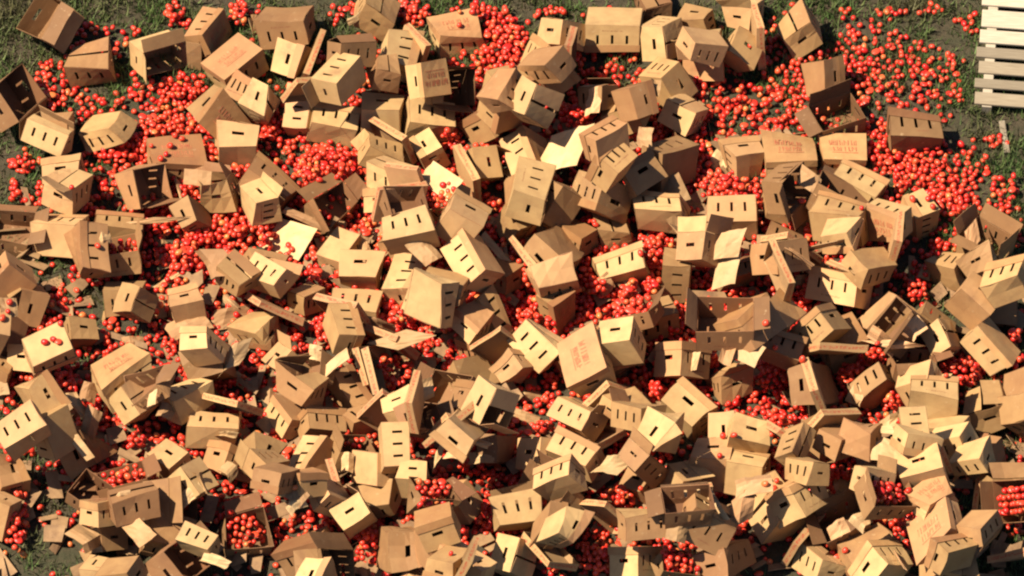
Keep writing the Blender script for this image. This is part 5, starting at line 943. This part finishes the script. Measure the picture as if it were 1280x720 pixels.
bvh_v, bvh_f = [], []
def to_bvh(me, mw):
    b = len(bvh_v)
    bvh_v.extend((mw @ v.co)[:] for v in me.vertices); bvh_f.extend([b + i for i in p.vertices] for p in me.polygons)

tom = []          # (x, y, z, where)
def fill_with_tomatoes(mw, hx, hy, H, where, z0):
    for layer in range(3):
        nx, ny = int(hx * 2 / .056), int(hy * 2 / .052)
        for i in range(nx):
            for j in range(ny):
                x = (i + .5 + .25 * (j % 2)) / nx * 2 * hx - hx; y = (j + .5) / ny * 2 * hy - hy
                if abs(x) > hx - .03 or abs(y) > hy - .03: continue
                z = H * z0 + .04 * layer + .03 * (1 - (x / hx) ** 2) * (1 - (y / hy) ** 2) + rnd.uniform(-.012, .012)
                p = mw @ Vector((x + rnd.uniform(-.008, .008), y + rnd.uniform(-.008, .008), z))
                tom.append((*p, where))

# kraft tint with light painted in: sunlit cream, half-lit redder brown, shaded darker
LIT_TINT = {'b': ((1.12, 1.06, 1.02), (.90, .84, .80)), 'm': ((.84, .74, .67), (.58, .48, .43)), 'd': ((.64, .53, .48), (.46, .37, .34))}
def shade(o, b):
    lo, hi = LIT_TINT[b]; t = rnd.random()
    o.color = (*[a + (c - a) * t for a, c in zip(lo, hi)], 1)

for kind, base, q, size, fl, label in BOXES:
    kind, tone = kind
    hx, hy, H = size[0] / 2, size[1] / 2, size[2]
    crush = rnd.choice((0, .15, .3, .3, .5, .8))
    D = make_deform(hx, hy, H, crush)
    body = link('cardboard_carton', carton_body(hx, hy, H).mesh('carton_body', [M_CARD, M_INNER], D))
    body.location = base; body.rotation_mode = 'QUATERNION'; body.rotation_quaternion = q
    body['label'] = label; body['category'] = 'carton'; body['group'] = 'burst cardboard cartons strewn over the field'
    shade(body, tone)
    mw = Matrix.LocRotScale(Vector(base), Quaternion(q), None)
    to_bvh(body.data, mw)
    is_open = kind == 'I' or 'o' in fl or 'O' in fl
    lidded = not is_open and ('l' in fl or 'L' in fl or 'r' in fl or 'p' in fl or (kind in 'T' ) or rnd.random() < .35)
    kids = []
    if lidded:
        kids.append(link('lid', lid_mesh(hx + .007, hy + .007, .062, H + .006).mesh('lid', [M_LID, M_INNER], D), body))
        if 'p' in fl or rnd.random() < .14:
            link('printed_mark', print_mesh(H + .009, hx, hy).mesh('printed_mark', [M_INK], D), body)
    elif is_open:
        for side, L in (('y', hy), ('Y', hy), ('x', .13), ('X', .13)):
            if 't' in fl and side in 'yY': continue
            if rnd.random() < (.8 if 'f' in fl else .42):
                th = rnd.uniform(1.5, 3.9) if 'f' not in fl else rnd.uniform(1.2, 3.4)
                kids.append(link('flap', flap_mesh(side, hx, hy, H, th, L, H + .001).mesh('flap', [M_CARD, M_INNER], D), body))
    else:
        for side in 'yY':
            th = abs(rnd.gauss(0, .06)) if rnd.random() < .85 else rnd.uniform(.3, 1.2)
            kids.append(link('flap', flap_mesh(side, hx, hy, H, th, hy - .002, H + .004).mesh('flap', [M_CARD, M_INNER], D), body))
        if rnd.random() < .3:
            s = rnd.choice('xX')
            kids.append(link('flap', flap_mesh(s, hx, hy, H, rnd.uniform(1.4, 3.0), .12, H + .001).mesh('flap', [M_CARD, M_INNER], D), body))
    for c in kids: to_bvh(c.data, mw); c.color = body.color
    if 't' in fl:
        fill_with_tomatoes(mw, hx, hy, H, 'a carton', .82 if kind != 'I' else .55)

for base, q, label in LIDS:
    hx, hy = .2075, .1575
    D = make_deform(hx, hy, .12, .1)
    o = link('carton_lid', lid_mesh(hx, hy, .06, .06).mesh('carton_lid', [M_LID, M_INNER], D))
    o.location = base; o.rotation_mode = 'QUATERNION'; o.rotation_quaternion = q
    o['label'] = label; o['category'] = 'carton lid'; o['group'] = 'loose carton lids among the cartons'
    to_bvh(o.data, Matrix.LocRotScale(Vector(base), Quaternion(q), None))

def sheet(pts, bend, mats, t, name):
    p = np.array(pts); c = p.mean(0); p0 = p - c
    n = np.cross(p[1] - p[0], p[2] - p[1]); n /= np.linalg.norm(n)
    if n @ np.array(TO_CAM) < 0: n = -n
    m = MB(); N = 6
    fold = rnd.uniform(.3, .7); jag = rng.normal(0, .006, (N + 1, 2)); ph = rnd.uniform(0, 6)
    top = []
    for j in range(N + 1):
        for i in range(N + 1):
            u, v = i / N, j / N
            if 0 < u < 1: v = min(1, max(0, v + (jag[i, 0] * 3 if j in (0, N) else 0)))
            q = (p0[0] * (1 - u) + p0[1] * u) * (1 - v) + (p0[3] * (1 - u) + p0[2] * u) * v
            h = -bend * abs(u - fold) + .5 * bend * math.sin(5 * v + ph) * .4 + rnd.gauss(0, .0025)
            top.append(q + n * h)
    K = N + 1
    m.v = top + [q - n * t for q in top]
    fl_ = np.cross(p[1] - p[0], p[2] - p[1]) @ n < 0
    def add(q, k): m.f.append(q[::-1] if fl_ else q); m.mi.append(k)
    for j in range(N):
        for i in range(N):
            a = j * K + i
            add([a, a + 1, a + K + 1, a + K], 0); add([a + K * K, a + K + K * K, a + K + 1 + K * K, a + 1 + K * K], 1)
    ring = [i for i in range(K)] + [j * K + N for j in range(1, K)] + [N * K + i for i in range(N - 1, -1, -1)] + [j * K for j in range(N - 1, 0, -1)]
    for a, b in zip(ring, ring[1:] + ring[:1]): add([b, a, a + K * K, b + K * K], 1)
    return link(name, m.mesh(name, mats)), c

for kind, label, pts in FLAPS:
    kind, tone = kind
    if kind == 'W': o, c = sheet(pts, .02, [M_PAPER, M_PAPER], .002, 'paper_scrap')
    else: o, c = sheet(pts, rnd.uniform(.0, .16), [M_FLAP, M_INNER], .005, 'cardboard_flap')
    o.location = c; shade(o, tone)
    o['label'] = label; o['category'] = 'paper scrap' if kind == 'W' else 'cardboard flap'
    if kind != 'W': o['group'] = 'torn cardboard flaps lying in the pile'
    to_bvh(o.data, Matrix.Translation(Vector(c)))

# ------------------------------------------------------------------ pallet and stake at the upper right
wood = wood_material()
def block(x0, x1, y0, y1, z0, z1):
    m = MB()
    a = [(x0, y0), (x1, y0), (x1, y1), (x0, y1)]; e = .004
    b = len(m.v)
    m.v += [np.array((x, y, z0)) for x, y in a] + [np.array((x, y, z1 - e)) for x, y in a]
    m.v += [np.array((x + (e if x == x0 else -e), y + (e if y == y0 else -e), z1)) for x, y in a]
    m.f = [[3, 2, 1, 0], [8, 9, 10, 11]] + [[i + k, (i + 1) % 4 + k, (i + 1) % 4 + k + 4, i + k + 4] for k in (0, 4) for i in range(4)]
    m.mi = [0] * len(m.f)
    return m
pal = bpy.data.objects.new('wooden_pallet', None); col.objects.link(pal)
pal.location = (4.32, 2.36, 0); pal.rotation_euler = (.05, .03, -.07)
pal['label'] = 'pale weathered wooden pallet lying on the grass in the top right corner'; pal['category'] = 'pallet'
for i, (y, w) in enumerate(((.60, .11), (.45, .10), (.27, .17), (.09, .13), (-.07, .10), (-.22, .12), (-.38, .09), (-.53, .12))):
    b_ = link('board', block(-.55 + rnd.uniform(-.02, .02), .62, y - w / 2, y + w / 2, .105, .125).mesh('board', [wood]), pal)
    b_.color = (1.15, 1.15, 1.12, 1) if i < 4 else (.62, .58, .52, 1)      # the lower boards are grey with dirt
for x in (-.45, .03, .52): link('stringer', block(x - .04, x + .04, -.6, .66, 0, .104).mesh('stringer', [wood]), pal)
to_bvh(block(-.55, .62, -.6, .66, .1, .125).mesh('tmp', []), Matrix.LocRotScale(pal.location, pal.rotation_euler, None))
o = link('wooden_plank', block(-.025, .025, -.16, .16, .0, .03).mesh('wooden_plank', [M_STAKE])); o.location = (3.97, 1.52, .012); o.rotation_euler = (.06, 0, .12)
o['label'] = 'short grey wooden plank lying in the grass below the pallet'; o['category'] = 'plank'

# ------------------------------------------------------------------ torn scraps of board under and between the cartons
base_bvh = BVHTree.FromPolygons(bvh_v, bvh_f)
m = MB()
for _ in range(1100):
    x, y = rnd.uniform(-4.4, 4.4), rnd.uniform(-3.2, 2.2)
    if y > 1.1 + .9 * math.sin(x * .9 + .6) or (x > 2.6 and y > .2): continue
    if base_bvh.ray_cast(Vector((x, y, .04)), Vector((0, 0, -1)), .1)[0] is not None: continue
    z = rnd.uniform(.01, .10); a = rnd.uniform(0, 6.28); L, W = rnd.uniform(.05, .17), rnd.uniform(.03, .09)
    q = Quaternion((rnd.gauss(0, .25), rnd.gauss(0, .25), 1)) if False else (Quaternion((0, 0, 1), a) @ Quaternion((1, 0, 0), rnd.gauss(0, .45)))
    c0 = [Vector((sx * L * rnd.uniform(.7, 1), sy * W * rnd.uniform(.5, 1), rnd.uniform(0, .02))) for sx, sy in ((-1, -1), (1, -1), (1, 1), (-1, 1))]
    P = [q @ p + Vector((x, y, z)) for p in c0]; up = q @ Vector((0, 0, .005)); b0 = len(m.v)
    m.v += [np.array(p) for p in P] + [np.array(p + up) for p in P]
    for fc in ([3, 2, 1, 0], [4, 5, 6, 7], [0, 1, 5, 4], [1, 2, 6, 5], [2, 3, 7, 6], [3, 0, 4, 7]): m.f.append([b0 + k for k in fc]); m.mi.append(0)
o = link('cardboard_scraps', m.mesh('cardboard_scraps', [M_SCRAP])); o['kind'] = 'stuff'; o['category'] = 'cardboard scraps'
o['label'] = 'litter of small torn cardboard pieces on the ground between the cartons'

# ------------------------------------------------------------------ tomatoes
bvh = base_bvh
cellmap = {}
def free(p, d):
    k = tuple(int(math.floor(c / .06)) for c in p)
    for i in (-1, 0, 1):
        for j in (-1, 0, 1):
            for l in (-1, 0, 1):
                for q in cellmap.get((k[0] + i, k[1] + j, k[2] + l), ()):
                    if (q - p).length < d: return False
    cellmap.setdefault(k, []).append(p); return True
tom = [t for t in tom if free(Vector(t[:3]), .036)]
DOWN = Vector((0, 0, -1))
for where, (cx, cy), rx, ry, den, heap in SPILLS:
    sparse = den < .3
    n = int(math.pi * rx * ry / .0025 * den * (3.6 if sparse else 3.2))
    for _ in range(n):
        a, r = rnd.uniform(0, 2 * math.pi), math.sqrt(rnd.random()) * rnd.triangular(.7, 1.35, .9)
        gp = Vector((cx + math.cos(a) * r * rx, cy + math.sin(a) * r * ry, 0))
        if sparse:
            p = gp + Vector((0, 0, .022))
            if bvh.ray_cast(p + Vector((0, 0, .001)), DOWN, .1)[0] is not None: continue
            if not free(p, .039):
                p = p + Vector((0, 0, .034))
                if not free(p, .037):
                    p = p + Vector((0, 0, .034))
                    if not free(p, .037): continue
            tom.append((*p, where))
            continue
        h = max(0, heap * (1.05 - .7 * r * r) + rnd.uniform(-.03, .01))       # the surface of the heap
        p = gp + TO_CAM * (h / TO_CAM.z)
        hit, nor, _, _ = bvh.ray_cast(gp + TO_CAM * 4, -TO_CAM, 5)
        if hit is not None and hit.z > h - .01:                              # something lies over it
            if nor.z < .85 or rnd.random() < .95: continue
            p = hit
        p = p + Vector((0, 0, .022))
        if free(p, .039): tom.append((*p, where))
        elif den >= .9 and rnd.random() < .5:
            p = p + Vector((0, 0, .034))
            if free(p, .037): tom.append((*p, where))
print('tomatoes', len(tom))

def tomato_shape(n):
    import bmesh
    bm = bmesh.new(); bmesh.ops.create_icosphere(bm, subdivisions=2, radius=1)
    e = (1.0, 1.18, 1.32, 1.45)[n]
    for v in bm.verts:
        x, y, z = v.co
        d = math.hypot(x, y)
        v.co = (x * .0228 * (1 + .04 * z), y * .0228, z * .0228 * e - (.006 * math.exp(-(d / .35) ** 2) if z > 0 else 0))
    for f in bm.faces: f.smooth = True
    me = bpy.data.meshes.new('tomato'); bm.to_mesh(me); bm.free(); me.materials.append(M_TOM)
    return me
shapes = [tomato_shape(i) for i in range(4)]
data = [(np.array([v.co[:] for v in m.vertices]), np.array([p.vertices[:] for p in m.polygons])) for m in shapes]

def seen(p):
    x = p[0] / (640 * 0.0064); y = (p[1] * math.sin(ELEV) + p[2] * math.cos(ELEV)) / (360 * 0.0064)
    return abs(x) < .985 and abs(y) < .97 and bvh.ray_cast(Vector(p[:3]) + TO_CAM * .035, TO_CAM, 5)[0] is None
vis = [i for i, t in enumerate(tom) if seen(t)]
byw = {}
for i in vis: byw.setdefault(tom[i][3], []).append(i)
single = set()
for w_, l in byw.items():                     # the 300 individuals, shared out over the spills
    rnd.shuffle(l); single.update(l[:max(1, int(300 * len(l) / len(vis)))])
vv, ff, nb = [], [], 0
for i, (x, y, z, where) in enumerate(tom):
    s = rnd.randrange(4); q = Quaternion((rnd.gauss(0, 1), rnd.gauss(0, 1), rnd.gauss(0, 1), rnd.gauss(0, 1))).normalized(); sc = rnd.triangular(.72, 1.22, 1.0)
    if i in single:
        o = bpy.data.objects.new('tomato', shapes[s]); col.objects.link(o)
        o.location = (x, y, z); o.rotation_euler = q.to_euler(); o.scale = (sc, sc, sc)
        o['category'] = 'tomato'
        if where == 'a carton': o['label'] = 'ripe red tomato in the heap filling an open cardboard carton'; o['group'] = 'tomatoes heaped inside open cartons'
        else:
            w_ = where if where.startswith(('on ', 'around ')) else 'in ' + where if where.startswith(('gaps',)) else 'of the ' + where if where.startswith('heap') else 'at the ' + where
            if where.startswith('gaps'): w_ = 'in the gaps between the cartons'
            if where.startswith('heap'): w_ = 'in the ' + where
            if where.startswith('around'): w_ = where
            o['label'] = 'loose ripe red tomato spilled ' + w_; o['group'] = 'tomatoes spilled ' + w_
    else:
        mat = np.array(q.to_matrix()) * sc
        if rnd.random() < .08: mat = np.diag((1.35, 1.25, .45)) @ mat            # trodden or burst
        v, f = data[s]; vv.append(v @ mat.T + (x, y, z)); ff.append(f + nb); nb += len(v)
v = np.concatenate(vv); f = np.concatenate(ff).astype(np.int32); n = len(f)
me = bpy.data.meshes.new('spilled_tomatoes')
me.vertices.add(len(v)); me.vertices.foreach_set('co', v.reshape(-1))
me.loops.add(3 * n); me.loops.foreach_set('vertex_index', f.reshape(-1))
me.polygons.add(n); me.polygons.foreach_set('loop_start', np.arange(0, 3 * n, 3, dtype=np.int32))
me.update(); me.validate()
me.polygons.foreach_set('use_smooth', np.ones(n, dtype=bool)); me.materials.append(M_TOMS)
o = link('spilled_tomatoes', me); o['kind'] = 'stuff'; o['category'] = 'tomatoes'
o['label'] = 'mass of ripe red tomatoes spilled between and under the cartons'
